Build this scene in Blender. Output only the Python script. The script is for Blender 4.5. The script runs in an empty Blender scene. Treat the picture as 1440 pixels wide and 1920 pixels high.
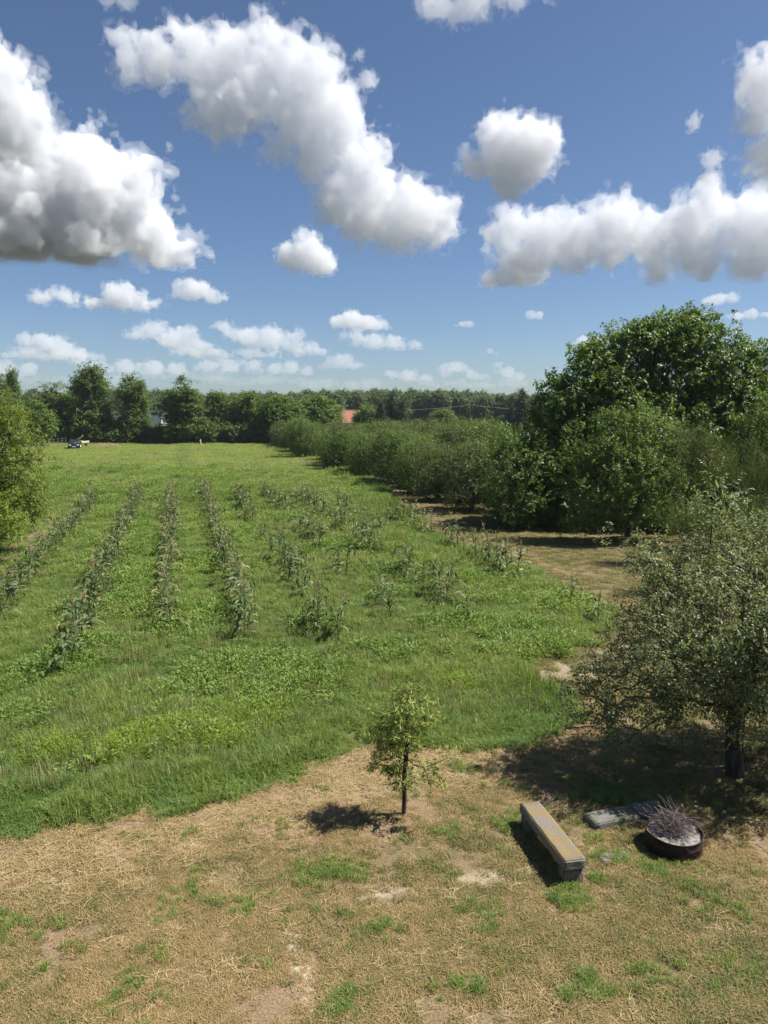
import bpy, bmesh, math, random, time
import numpy as np
from mathutils import Vector, Matrix

T0 = time.time()
R = math.radians
SC = bpy.context.scene
COL = SC.collection

# ---------------------------------------------------------------- camera, sky, sun, exposure
CAM_H = 6.0                       # eye height: first-floor window of the house behind the lawn
FOC = 1400.0                      # focal length in photograph pixels (photograph 1440 x 1920)
PITCH = math.atan((960.0 - 768.0) / FOC)
cam_data = bpy.data.cameras.new('camera')
cam = bpy.data.objects.new('camera', cam_data)
COL.objects.link(cam)
cam.location = (0, 0, CAM_H)
cam.rotation_euler = (math.pi / 2 - PITCH, 0, 0)
cam_data.sensor_fit = 'VERTICAL'
cam_data.sensor_height = 36.0
cam_data.lens = 36.0 * FOC / 1920.0
cam_data.clip_start = 0.1
cam_data.clip_end = 60000.0
SC.camera = cam

SUN_EL = R(56)
SUN_AZ = R(84)                    # clockwise from +Y (the viewing direction) towards +X
world = bpy.data.worlds.new('World')
SC.world = world
world.use_nodes = True
wn = world.node_tree
bg = wn.nodes['Background']
sky = wn.nodes.new('ShaderNodeTexSky')
sky.sky_type = 'NISHITA'
sky.sun_disc = False
sky.sun_elevation = SUN_EL
sky.sun_rotation = SUN_AZ
sky.altitude = 0
sky.air_density = 0.8
sky.dust_density = 0.6
sky.ozone_density = 5.0
wn.links.new(sky.outputs[0], bg.inputs[0])
bg.inputs[1].default_value = 0.054

sun_data = bpy.data.lights.new('sun', 'SUN')
sun_data.energy = 4.8
sun_data.angle = R(0.53)
sun_data.color = (1.0, 0.955, 0.88)
sun = bpy.data.objects.new('sun', sun_data)
COL.objects.link(sun)
sun_dir = Vector((math.sin(SUN_AZ) * math.cos(SUN_EL), math.cos(SUN_AZ) * math.cos(SUN_EL), math.sin(SUN_EL)))
sun.rotation_euler = sun_dir.to_track_quat('Z', 'Y').to_euler()
sun.location = sun_dir * 60

SC.view_settings.view_transform = 'Standard'
SC.view_settings.look = 'None'
SC.view_settings.exposure = 1.0
SC.view_settings.gamma = 1.0
SC.view_settings.use_curve_mapping = False
cy = SC.cycles
cy.max_bounces = 16
cy.diffuse_bounces = 4
cy.glossy_bounces = 2
cy.transmission_bounces = 4
cy.volume_bounces = 14
cy.transparent_max_bounces = 24

# ---------------------------------------------------------------- helpers
def ray(px, py):
    """direction through a photograph pixel"""
    cx, cyy = (px - 720) / FOC, (960 - py) / FOC
    f = Vector((0, math.cos(PITCH), -math.sin(PITCH)))
    u = Vector((0, math.sin(PITCH), math.cos(PITCH)))
    return f + u * cyy + Vector((cx, 0, 0))

def gnd(px, py):
    """ground point seen at a photograph pixel"""
    d = ray(px, py)
    t = CAM_H / -d.z
    return (d.x * t, d.y * t)

def tag(o, label=None, cat=None, group=None, kind=None):
    if label: o['label'] = label
    if cat: o['category'] = cat
    if group: o['group'] = group
    if kind: o['kind'] = kind
    return o

def link(name, data, parent=None, loc=None):
    o = bpy.data.objects.new(name, data)
    COL.objects.link(o)
    if parent is not None: o.parent = parent
    if loc is not None: o.location = loc
    return o

def empty(name, loc=(0, 0, 0), rz=0.0, s=1.0):
    o = link(name, None, None, loc)
    o.rotation_euler = (0, 0, rz)
    o.scale = (s, s, s)
    o.empty_display_size = 0.1
    return o

def mesh_np(name, verts, faces, mat=None, smooth=False, attrs=None):
    """faces: (n,3) or (n,4) int array; attrs: name -> per-vertex floats"""
    verts = np.ascontiguousarray(verts, dtype=np.float32)
    faces = np.ascontiguousarray(faces, dtype=np.int32)
    me = bpy.data.meshes.new(name)
    n, k = faces.shape
    me.vertices.add(len(verts)); me.vertices.foreach_set('co', verts.ravel())
    me.loops.add(n * k); me.loops.foreach_set('vertex_index', faces.ravel())
    me.polygons.add(n)
    me.polygons.foreach_set('loop_start', np.arange(0, n * k, k, dtype=np.int32))
    if smooth: me.polygons.foreach_set('use_smooth', np.ones(n, dtype=bool))
    for an, av in (attrs or {}).items():
        a = me.attributes.new(an, 'FLOAT', 'POINT')
        a.data.foreach_set('value', np.ascontiguousarray(av, dtype=np.float32))
    if mat: me.materials.append(mat)
    me.update(calc_edges=True)
    return me

_tabs = {}
def vnoise(p, seed=0):
    """smooth value noise in -1..1 at (n,3) or (n,2) points"""
    if seed not in _tabs:
        _tabs[seed] = np.random.RandomState(seed + 11).uniform(-1, 1, 4096).astype(np.float32)
    tab = _tabs[seed]
    p = np.asarray(p, dtype=np.float32)
    i = np.floor(p).astype(np.int32); f = p - i
    f = f * f * f * (f * (f * 6 - 15) + 10)
    def h(*a):
        k = a[0] * 73856093 ^ a[1] * 19349663
        if len(a) > 2: k = k ^ a[2] * 83492791
        k = (k ^ (k >> 13)) * 1274126177
        return tab[(k ^ (k >> 16)) & 4095]
    x, y = i[:, 0], i[:, 1]; fx, fy = f[:, 0], f[:, 1]
    if p.shape[1] == 2:
        a = h(x, y) * (1 - fx) + h(x + 1, y) * fx
        b = h(x, y + 1) * (1 - fx) + h(x + 1, y + 1) * fx
        return a * (1 - fy) + b * fy
    z = i[:, 2]; fz = f[:, 2]
    out = 0
    for dz, wz in ((0, 1 - fz), (1, fz)):
        a = h(x, y, z + dz) * (1 - fx) + h(x + 1, y, z + dz) * fx
        b = h(x, y + 1, z + dz) * (1 - fx) + h(x + 1, y + 1, z + dz) * fx
        out = out + (a * (1 - fy) + b * fy) * wz
    return out

def fbm(p, octaves=4, seed=0, gain=0.5):
    p = np.asarray(p, dtype=np.float32)
    s, a, t = 0, 1.0, 0
    for o in range(octaves):
        s = s + a * vnoise(p * (2.03 ** o) + 17.3 * o, seed + o)
        t += a; a *= gain
    return s / t
def at(px, py, Y):
    """world point at depth Y (metres along +Y) in the direction of a photograph pixel"""
    d = ray(px, py)
    t = Y / d.y
    return Vector((d.x * t, d.y * t, CAM_H + d.z * t))

# ---------------------------------------------------------------- materials
class NT:
    def __init__(s, name):
        s.m = bpy.data.materials.new(name); s.m.use_nodes = True
        s.t = s.m.node_tree; s.t.nodes.clear()
        s.out = s.n('ShaderNodeOutputMaterial')
    def n(s, typ, **kw):
        nd = s.t.nodes.new(typ)
        for k, v in kw.items(): setattr(nd, k, v)
        return nd
    def l(s, a, b): s.t.links.new(a, b)
    def attr(s, name, typ='GEOMETRY'):
        return s.n('ShaderNodeAttribute', attribute_name=name, attribute_type=typ).outputs['Fac']
    def noise(s, scale, detail=4, rough=0.55, coord=None):
        nd = s.n('ShaderNodeTexNoise'); nd.inputs['Scale'].default_value = scale
        nd.inputs['Detail'].default_value = detail; nd.inputs['Roughness'].default_value = rough
        if coord is not None: s.l(coord, nd.inputs['Vector'])
        return nd.outputs['Fac']
    def math(s, op, a, b=None, clamp=False):
        nd = s.n('ShaderNodeMath', operation=op, use_clamp=clamp)
        for i, v in enumerate((a, b)):
            if v is None: continue
            if isinstance(v, (int, float)): nd.inputs[i].default_value = v
            else: s.l(v, nd.inputs[i])
        return nd.outputs[0]
    def mix(s, f, a, b, blend='MIX'):
        nd = s.n('ShaderNodeMix', data_type='RGBA', blend_type=blend)
        for i, v in ((0, f), (6, a), (7, b)):
            if isinstance(v, (int, float)): nd.inputs[i].default_value = v
            elif isinstance(v, tuple): nd.inputs[i].default_value = (*v[:3], 1)
            else: s.l(v, nd.inputs[i])
        return nd.outputs[2]
    def ramp(s, f, stops):
        nd = s.n('ShaderNodeValToRGB'); e = nd.color_ramp.elements
        while len(e) < len(stops): e.new(0.5)
        for k, (p, c) in enumerate(stops):
            e[k].position = p; e[k].color = (*c, 1) if isinstance(c, tuple) else (c, c, c, 1)
        s.l(f, nd.inputs[0]); return nd.outputs[0]
    def bump(s, h, strength=0.5, dist=0.02):
        b = s.n('ShaderNodeBump'); b.inputs['Strength'].default_value = strength
        b.inputs['Distance'].default_value = dist; s.l(h, b.inputs['Height']); return b.outputs[0]
    def principled(s, col, rough=0.7, spec=0.3, metal=0.0, normal=None):
        p = s.n('ShaderNodeBsdfPrincipled')
        if isinstance(col, tuple): p.inputs['Base Color'].default_value = (*col, 1)
        else: s.l(col, p.inputs['Base Color'])
        if isinstance(rough, (int, float)): p.inputs['Roughness'].default_value = rough
        else: s.l(rough, p.inputs['Roughness'])
        p.inputs['Specular IOR Level'].default_value = spec
        p.inputs['Metallic'].default_value = metal
        if normal is not None: s.l(normal, p.inputs['Normal'])
        return p.outputs[0]
    def done(s, sh): s.l(sh, s.out.inputs['Surface']); return s.m

def leaf_material(name, dark, light, trans=0.35, back=None, spec=0.35, rough=0.5, instancer=False):
    """thin leaf: colour varies with the leaf's own tint, paler underside, light shines through"""
    N = NT(name)
    t = N.attr('tint', 'INSTANCER' if instancer else 'GEOMETRY')
    if instancer:
        t = N.math('ADD', N.math('MULTIPLY', t, 0.62), N.math('MULTIPLY', N.attr('tint'), 0.38))
    c = N.ramp(t, [(0.0, dark), (0.55, tuple(0.5 * (a + b) for a, b in zip(dark, light))), (1.0, light)])
    if back:
        g = N.n('ShaderNodeNewGeometry')
        c = N.mix(N.math('MULTIPLY', g.outputs['Backfacing'], 0.8), c, back)
    p = N.principled(c, rough, spec)
    tr = N.n('ShaderNodeBsdfTranslucent')
    N.l(N.mix(1.0, c, (1.15, 1.1, 0.55), 'MULTIPLY'), tr.inputs['Color'])
    mx = N.n('ShaderNodeMixShader'); mx.inputs[0].default_value = trans
    N.l(p, mx.inputs[1]); N.l(tr.outputs[0], mx.inputs[2])
    return N.done(mx.outputs[0])

def bark_material(name, a, b, scale=14):
    N = NT(name)
    co = N.n('ShaderNodeTexCoord').outputs['Object']
    mp = N.n('ShaderNodeMapping'); mp.inputs['Scale'].default_value = (1, 1, 0.22); N.l(co, mp.inputs[0])
    f = N.noise(scale, 6, 0.65, mp.outputs[0])
    c = N.ramp(f, [(0.3, a), (0.7, b)])
    return N.done(N.principled(c, 0.9, 0.15, 0, N.bump(f, 0.9, 0.03)))

M = {}
M['bark_grey'] = bark_material('grey_bark', (0.022, 0.018, 0.015), (0.085, 0.072, 0.06))
M['bark_brown'] = bark_material('brown_bark', (0.03, 0.02, 0.014), (0.10, 0.075, 0.055))
M['apple_leaf'] = leaf_material('apple_leaf', (0.10, 0.14, 0.055), (0.26, 0.31, 0.14), 0.46, (0.26, 0.295, 0.19), 0.4, 0.45)
M['peach_leaf'] = leaf_material('peach_leaf', (0.12, 0.18, 0.03), (0.36, 0.40, 0.09), 0.42, (0.24, 0.28, 0.10), 0.4)
M['walnut_leaf'] = leaf_material('walnut_leaf', (0.050, 0.097, 0.020), (0.168, 0.259, 0.043), 0.42, None, 0.4, 0.45)
M['plum_leaf'] = leaf_material('plum_leaf', (0.06, 0.12, 0.022), (0.20, 0.275, 0.06), 0.42, None, 0.35)
M['orchard_leaf'] = leaf_material('orchard_leaf', (0.065, 0.10, 0.028), (0.185, 0.225, 0.07), 0.42, (0.12, 0.15, 0.07), 0.35)
M['robinia_leaf'] = leaf_material('robinia_leaf', (0.061, 0.100, 0.028), (0.164, 0.241, 0.055), 0.42, None, 0.3)
M['far_leaf'] = leaf_material('distant_leaf', (0.066, 0.105, 0.048), (0.160, 0.216, 0.085), 0.42, None, 0.2)
M['willow_leaf'] = leaf_material('willow_leaf', (0.100, 0.150, 0.025), (0.237, 0.288, 0.044), 0.42, None, 0.35)
M['feather_leaf'] = leaf_material('feathery_leaf', (0.045, 0.08, 0.018), (0.12, 0.15, 0.038), 0.42, None, 0.2)
M['spruce_leaf'] = leaf_material('spruce_needle', (0.023, 0.044, 0.021), (0.058, 0.091, 0.039), 0.1, None, 0.2)
M['corn_leaf'] = leaf_material('corn_leaf', (0.075, 0.125, 0.045), (0.31, 0.30, 0.15), 0.32, None, 0.25, 0.5)
M['corn_tassel'] = leaf_material('corn_tassel', (0.30, 0.22, 0.11), (0.50, 0.40, 0.22), 0.2)
M['grass'] = leaf_material('field_grass', (0.075, 0.16, 0.032), (0.33, 0.375, 0.10), 0.4, None, 0.3, 0.5, True)
M['weed'] = leaf_material('broad_weed_leaf', (0.08, 0.165, 0.03), (0.29, 0.375, 0.085), 0.4, None, 0.3, 0.5, True)
M['lime_weed'] = leaf_material('lime_weed_leaf', (0.14, 0.235, 0.03), (0.29, 0.37, 0.06), 0.45, None, 0.25, 0.5, True)
M['turf'] = leaf_material('lawn_blade', (0.07, 0.105, 0.02), (0.46, 0.325, 0.165), 0.3, None, 0.25, 0.6, True)
M['seed_grass'] = leaf_material('seed_grass', (0.14, 0.18, 0.06), (0.36, 0.34, 0.17), 0.35, None, 0.25, 0.6, True)
M['straw'] = leaf_material('straw', (0.26, 0.19, 0.085), (0.55, 0.43, 0.22), 0.15, None, 0.35, 0.5, True)

def flat_material(name, col, rough=0.6, spec=0.3, metal=0.0, var=0.25, scale=6.0, bump=0.0):
    N = NT(name)
    co = N.n('ShaderNodeTexCoord').outputs['Object']
    f = N.noise(scale, 5, 0.6, co)
    c = N.mix(f, tuple(v * (1 - var) for v in col), tuple(min(1, v * (1 + var)) for v in col))
    return N.done(N.principled(c, rough, spec, metal, N.bump(f, bump, 0.02) if bump else None))
# ---------------------------------------------------------------- the lie of the land
def inside(poly, P):
    x, y = P[:, 0], P[:, 1]; c = np.zeros(len(P), bool)
    n = len(poly); j = n - 1
    for i in range(n):
        xi, yi = poly[i]; xj, yj = poly[j]
        if yi != yj:
            c ^= ((yi > y) != (yj > y)) & (x < (xj - xi) * (y - yi) / (yj - yi) + xi)
        j = i
    return c

def dist_line(line, P):
    d = np.full(len(P), 1e9)
    for (x0, y0), (x1, y1) in zip(line[:-1], line[1:]):
        vx, vy = x1 - x0, y1 - y0
        t = np.clip(((P[:, 0] - x0) * vx + (P[:, 1] - y0) * vy) / (vx * vx + vy * vy), 0, 1)
        d = np.minimum(d, np.hypot(P[:, 0] - x0 - t * vx, P[:, 1] - y0 - t * vy))
    return d

FRONT = [(-16, 8.6)] + [gnd(*p) for p in ((0, 1562), (120, 1558), (220, 1545), (350, 1505), (480, 1470), (590, 1436), (650, 1405), (700, 1398), (830, 1402), (950, 1390), (1058, 1366))]
RIGHT = [gnd(*p) for p in ((1055, 1310), (985, 1292), (1000, 1252), (1085, 1215), (1110, 1175), (1150, 1150), (1075, 1112), (1000, 1078), (915, 1050), (855, 1028), (785, 990), (735, 945), (715, 905), (650, 868), (600, 852), (560, 836), (530, 829))]
FIELD = FRONT + RIGHT + [gnd(300, 832), gnd(160, 838), (-62, 112), (-50, 80), (-36, 52), (-17.4, 30.5), (-13.5, 24), (-16, 18)]
SOIL = [gnd(*p) for p in ((-60, 1135), (0, 1108), (62, 1052), (110, 1005), (165, 955), (195, 928), (120, 930), (60, 985), (0, 1030), (-70, 1055))]
KERB_A = [gnd(*p) for p in ((548, 1735), (566, 1790), (580, 1850), (592, 1915))]
KERB_B = [gnd(*p) for p in ((600, 1690), (760, 1668), (900, 1648), (1000, 1630))]
BARE_SPOTS = [(gnd(1050, 1258), 1.5, 0.8), (gnd(1120, 1225), 1.2, 0.8), (gnd(675, 1385), 0.45, 0.22), (gnd(1010, 1285), 0.6, 0.4)]

def zones(P, rough=True):
    """field 0/1, soil, bare (pale kerb and dirt), green share of the lawn"""
    P = np.asarray(P, np.float32)
    j = np.stack([fbm(P * 1.3, 3, 1), fbm(P * 1.3, 3, 5)], 1) * np.minimum(0.6, 0.045 * (P[:, 1:2] + 4)) if rough else 0
    Q = P + j
    field = inside(FIELD, Q).astype(np.float32)
    soil = inside(SOIL, Q).astype(np.float32)
    field = np.where(P[:, 1] > 104, 1.0, field)
    bare = np.zeros(len(P), np.float32)
    w = 0.095 + 0.025 * fbm(P * 2.2, 3, 9)
    Qk = P + 0.07 * np.stack([fbm(P * 1.5, 3, 2), fbm(P * 1.5, 3, 6)], 1)
    bare = np.maximum(bare, np.clip(1.5 - dist_line(KERB_A, Qk) / np.maximum(w, 0.02), 0, 1))
    bare = np.maximum(bare, 0.5 * np.clip(1.5 - dist_line(KERB_B, Qk) / np.maximum(w * 1.3, 0.02), 0, 1))
    for (c, rx, ry) in BARE_SPOTS:
        d = np.hypot((Q[:, 0] - c[0]) / rx, (Q[:, 1] - c[1]) / ry)
        bare = np.maximum(bare, np.clip(2.2 - 2 * d, 0, 1) * 0.3)
        field = np.where(d < 0.85, 0, field)
    # lawn: straw-dry in front at the left, greener at the right and further back
    g = 0.33 + 0.60 * fbm(P * 0.55, 4, 21) + 0.5 * fbm(P * 2.6, 3, 27)
    g = g + np.clip((P[:, 0] - 0.5) * 0.05, -0.2, 0.22) - 0.28 * np.clip(1 - np.abs(dist_line(FRONT, P) - 0.7) / 1.0, 0, 1)
    g = np.where(P[:, 1] > 15.5, 0.66 + 0.4 * (g - 0.35), g)
    return field, soil, np.clip(bare, 0, 1), np.clip(g, 0, 1)

def height(P):
    P = np.asarray(P, np.float32)
    a = np.clip(P[:, 1] / 40, 0.25, 1)
    return (0.05 * a * fbm(P * 0.35, 3, 40) + 0.012 * fbm(P * 2.5, 2, 44)).astype(np.float32)

def build_ground():
    ys = [-5.0]
    while ys[-1] < 420: ys.append(ys[-1] + max(0.045, 0.0085 * (ys[-1] + 2)))
    while ys[-1] < 800: ys.append(ys[-1] * 1.25)
    ys = np.array(ys)
    r = np.concatenate([np.linspace(-3, -0.56, 26)[:-1], np.linspace(-0.56, 0.56, 210), np.linspace(0.56, 3, 26)[1:]])
    X = r[None, :] * (ys[:, None] + 7.0); Y = np.repeat(ys[:, None], len(r), 1)
    P = np.stack([X.ravel(), Y.ravel()], 1)
    f, s, b, g = zones(P)
    z = height(P); z[P[:, 1] > 420] = 0
    V = np.column_stack([P, z])
    nr, nc = len(ys), len(r)
    i = (np.arange(nr - 1)[:, None] * nc + np.arange(nc - 1)[None, :]).ravel()
    F = np.stack([i, i + 1, i + nc + 1, i + nc], 1)
    N = NT('earth_and_turf')
    co = N.n('ShaderNodeTexCoord').outputs['Object']
    fine = N.noise(38, 6, 0.7, co); mid = N.noise(5, 5, 0.6, co); big = N.noise(0.6, 4, 0.6, co)
    dry = N.ramp(fine, [(0.28, (0.085, 0.055, 0.034)), (0.5, (0.22, 0.152, 0.092)), (0.72, (0.36, 0.265, 0.165))])
    grn = N.ramp(fine, [(0.3, (0.045, 0.05, 0.018)), (0.7, (0.14, 0.14, 0.05))])
    lawn = N.mix(N.math('MULTIPLY', N.attr('green'), N.ramp(mid, [(0.3, 0.35), (0.7, 1.0)])), dry, grn)
    dirt = N.ramp(fine, [(0.3, (0.36, 0.29, 0.21)), (0.7, (0.62, 0.54, 0.43))])
    lawn = N.mix(N.attr('bare'), lawn, dirt)
    fld = N.ramp(mid, [(0.3, (0.03, 0.035, 0.012)), (0.7, (0.075, 0.085, 0.025))])
    soil = N.ramp(fine, [(0.3, (0.09, 0.06, 0.04)), (0.7, (0.26, 0.19, 0.13))])
    c = N.mix(N.attr('field'), lawn, fld)
    c = N.mix(N.attr('soil'), c, soil)
    nrm = N.bump(N.math('ADD', fine, mid), 0.8, 0.03)
    mat = N.done(N.principled(c, 0.95, 0.1, 0, nrm))
    me = mesh_np('ground', V, F, mat, True, {'field': f, 'soil': s, 'bare': b, 'green': g})
    return tag(link('ground', me), 'dry mown lawn and grassy field reaching to the trees', None, None, 'structure')
build_ground()

def build_land():
    n = 96; a = np.arange(n) / n * 2 * np.pi
    V = np.concatenate([np.column_stack([r * np.cos(a), r * np.sin(a), np.full(n, -0.5)]) for r in (60, 600, 6000, 30000)] + [np.array([[0, 0, -0.5]])])
    F = np.array([(k * n + i, (k + 1) * n + i, (k + 1) * n + (i + 1) % n, k * n + (i + 1) % n) for k in range(3) for i in range(n)] + [(4 * n, i, (i + 1) % n, (i + 1) % n) for i in range(n)][:0])
    N = NT('far_farmland'); f = N.noise(0.004, 5, .6, N.n('ShaderNodeTexCoord').outputs['Object'])
    mat = N.done(N.principled(N.ramp(f, [(.35, (.045, .055, .03)), (.65, (.085, .08, .06))]), .95, .1))
    tag(link('land', mesh_np('land', V, F, mat)), 'green and yellow farmland stretching to the horizon', None, None, 'structure')
build_land()
# ---------------------------------------------------------------- grass, weeds and straw (nobody could count them)
def blades(n, h, spread, bend, width, seed, flat=0.0, hvar=0.5):
    """n bent blades; returns verts, tris, tint"""
    rs = np.random.RandomState(seed)
    a = rs.uniform(0, 2 * np.pi, n); rr = spread * np.sqrt(rs.uniform(0, 1, n))
    root = np.stack([rr * np.cos(a), rr * np.sin(a), np.zeros(n)], 1)
    b = rs.uniform(0, 2 * np.pi, n); d = np.stack([np.cos(b), np.sin(b), np.zeros(n)], 1)
    L = h * rs.uniform(1 - hvar, 1, n); be = bend * rs.uniform(0.2, 1.3, n)
    side = np.stack([-np.sin(b), np.cos(b), np.zeros(n)], 1) * (width * rs.uniform(0.7, 1.2, n))[:, None] * 0.5
    up = np.array([0, 0, 1.0])
    mid = root + d * (L * be * 0.35)[:, None] + up * (L * 0.6 * (1 - flat))[:, None]
    tip = root + d * (L * be * (1 + flat))[:, None] + up * (L * np.clip(1 - 0.45 * be, 0.08, 1) * (1 - flat))[:, None]
    V = np.stack([root - side, root + side, mid - side * 0.8, mid + side * 0.8, tip], 1).reshape(-1, 3)
    V[:, 2] += 0.004
    k = np.arange(n)[:, None] * 5
    F = np.stack([k + [0, 1, 3], k + [0, 3, 2], k + [2, 3, 4]], 1).reshape(-1, 3)
    return V, F, np.repeat(rs.uniform(0, 1, n), 5)

def leaflets(n, h, spread, L, W, seed, upright=0.4):
    """n leaf faces standing on a low weed"""
    rs = np.random.RandomState(seed)
    a = rs.uniform(0, 2 * np.pi, n); rr = spread * np.sqrt(rs.uniform(0, 1, n))
    p = np.stack([rr * np.cos(a), rr * np.sin(a), h * rs.uniform(0.1, 1, n) ** 0.8 * (1 - 0.45 * (rr / spread) ** 2)], 1)
    b = a + rs.normal(0, 0.8, n)
    d = np.stack([np.cos(b), np.sin(b), rs.normal(upright, 0.4, n)], 1); d /= np.linalg.norm(d, axis=1)[:, None]
    s = np.cross(d, rs.normal(0, 0.35, (n, 3)) + [0, 0, 1]); s /= np.linalg.norm(s, axis=1)[:, None]
    l = (L * rs.uniform(0.6, 1.2, n))[:, None]; w = (W * rs.uniform(0.7, 1.2, n))[:, None] * 0.5
    nn = np.cross(s, d)
    V = np.stack([p, p + d * l * 0.45 - s * w + nn * w * 0.4, p + d * l, p + d * l * 0.45 + s * w + nn * w * 0.4], 1).reshape(-1, 3)
    k = np.arange(n)[:, None] * 4
    F = np.stack([k + [0, 2, 1], k + [0, 3, 2]], 1).reshape(-1, 3)
    return V, F, np.repeat(rs.uniform(0, 1, n), 4)

def merge(parts):
    V, F, T, o = [], [], [], 0
    for v, f, t in parts:
        V.append(v); F.append(f + o); T.append(t); o += len(v)
    return np.concatenate(V), np.concatenate(F), np.concatenate(T)

def proto(name, parts, mat):
    v, f, t = merge(parts)
    return bpy.data.objects.new(name, mesh_np(name, v, f, mat, False, {'tint': t}))

def instancer(name, label, protos, P, scale, rotz, tint, pick=None, tilt=None, kind='stuff', z=None):
    """one object that carries copies of the protos at the points P"""
    n = len(P)
    me = bpy.data.meshes.new(name)
    me.vertices.add(n)
    zz = height(P[:, :2]) if z is None else z
    me.vertices.foreach_set('co', np.column_stack([P[:, :2], zz]).astype(np.float32).ravel())
    def add(an, typ, val, key):
        a = me.attributes.new(an, typ, 'POINT'); a.data.foreach_set(key, np.ascontiguousarray(val).ravel())
    sc = np.asarray(scale, np.float32)
    if sc.ndim == 1: sc = np.repeat(sc[:, None], 3, 1)
    tl = np.zeros((n, 2)) if tilt is None else tilt
    add('inst_scale', 'FLOAT_VECTOR', sc.astype(np.float32), 'vector')
    add('inst_rot', 'FLOAT_VECTOR', np.column_stack([tl, rotz]).astype(np.float32), 'vector')
    add('tint', 'FLOAT', np.asarray(tint, np.float32), 'value')
    add('pick', 'INT', (np.random.RandomState(3).randint(0, len(protos), n) if pick is None else pick).astype(np.int32), 'value')
    me.update()
    o = link(name, me)
    g = bpy.data.node_groups.new(name, 'GeometryNodeTree')
    g.interface.new_socket('Geometry', in_out='INPUT', socket_type='NodeSocketGeometry')
    g.interface.new_socket('Geometry', in_out='OUTPUT', socket_type='NodeSocketGeometry')
    gi = g.nodes.new('NodeGroupInput'); go = g.nodes.new('NodeGroupOutput')
    mp = g.nodes.new('GeometryNodeMeshToPoints'); g.links.new(gi.outputs[0], mp.inputs[0])
    jn = g.nodes.new('GeometryNodeJoinGeometry')
    for p in reversed(protos):
        oi = g.nodes.new('GeometryNodeObjectInfo'); oi.inputs['Object'].default_value = p
        oi.inputs['As Instance'].default_value = True
        g.links.new(oi.outputs['Geometry'], jn.inputs[0])
    ip = g.nodes.new('GeometryNodeInstanceOnPoints')
    g.links.new(mp.outputs[0], ip.inputs['Points']); g.links.new(jn.outputs[0], ip.inputs['Instance'])
    ip.inputs['Pick Instance'].default_value = True
    def named(an, typ):
        nd = g.nodes.new('GeometryNodeInputNamedAttribute'); nd.data_type = typ; nd.inputs[0].default_value = an
        return nd.outputs[0]
    g.links.new(named('inst_scale', 'FLOAT_VECTOR'), ip.inputs['Scale'])
    er = g.nodes.new('FunctionNodeEulerToRotation'); g.links.new(named('inst_rot', 'FLOAT_VECTOR'), er.inputs[0])
    g.links.new(er.outputs[0], ip.inputs['Rotation'])
    g.links.new(named('pick', 'INT'), ip.inputs['Instance Index'])
    g.links.new(ip.outputs[0], go.inputs[0])
    md = o.modifiers.new('scatter', 'NODES'); md.node_group = g
    return tag(o, label, None, None, kind)

def scatter(n, y0, y1, k, seed, wide=0.60, pad=2.5):
    """n ground points seen between the depths y0 and y1, density falling as depth**-k"""
    rs = np.random.RandomState(seed)
    yy = np.linspace(y0, y1, 2000)
    pdf = (wide * yy + pad) * yy ** (-k); cdf = np.cumsum(pdf); cdf /= cdf[-1]
    y = np.interp(rs.uniform(0, 1, n), cdf, yy)
    x = rs.uniform(-1, 1, n) * (wide * y + pad)
    return np.stack([x, y], 1), rs

ROW_DX = -0.277                                     # the corn rows' direction: dx per metre of depth
ROWS = [-10.85, -8.25, -6.0, -3.75, -1.63, 0.5, 2.6, 4.6, 6.4, 8.2, 9.9]   # x of each row at depth 20
def row_x(k, y): return ROWS[k] + ROW_DX * (y - 20)

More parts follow.
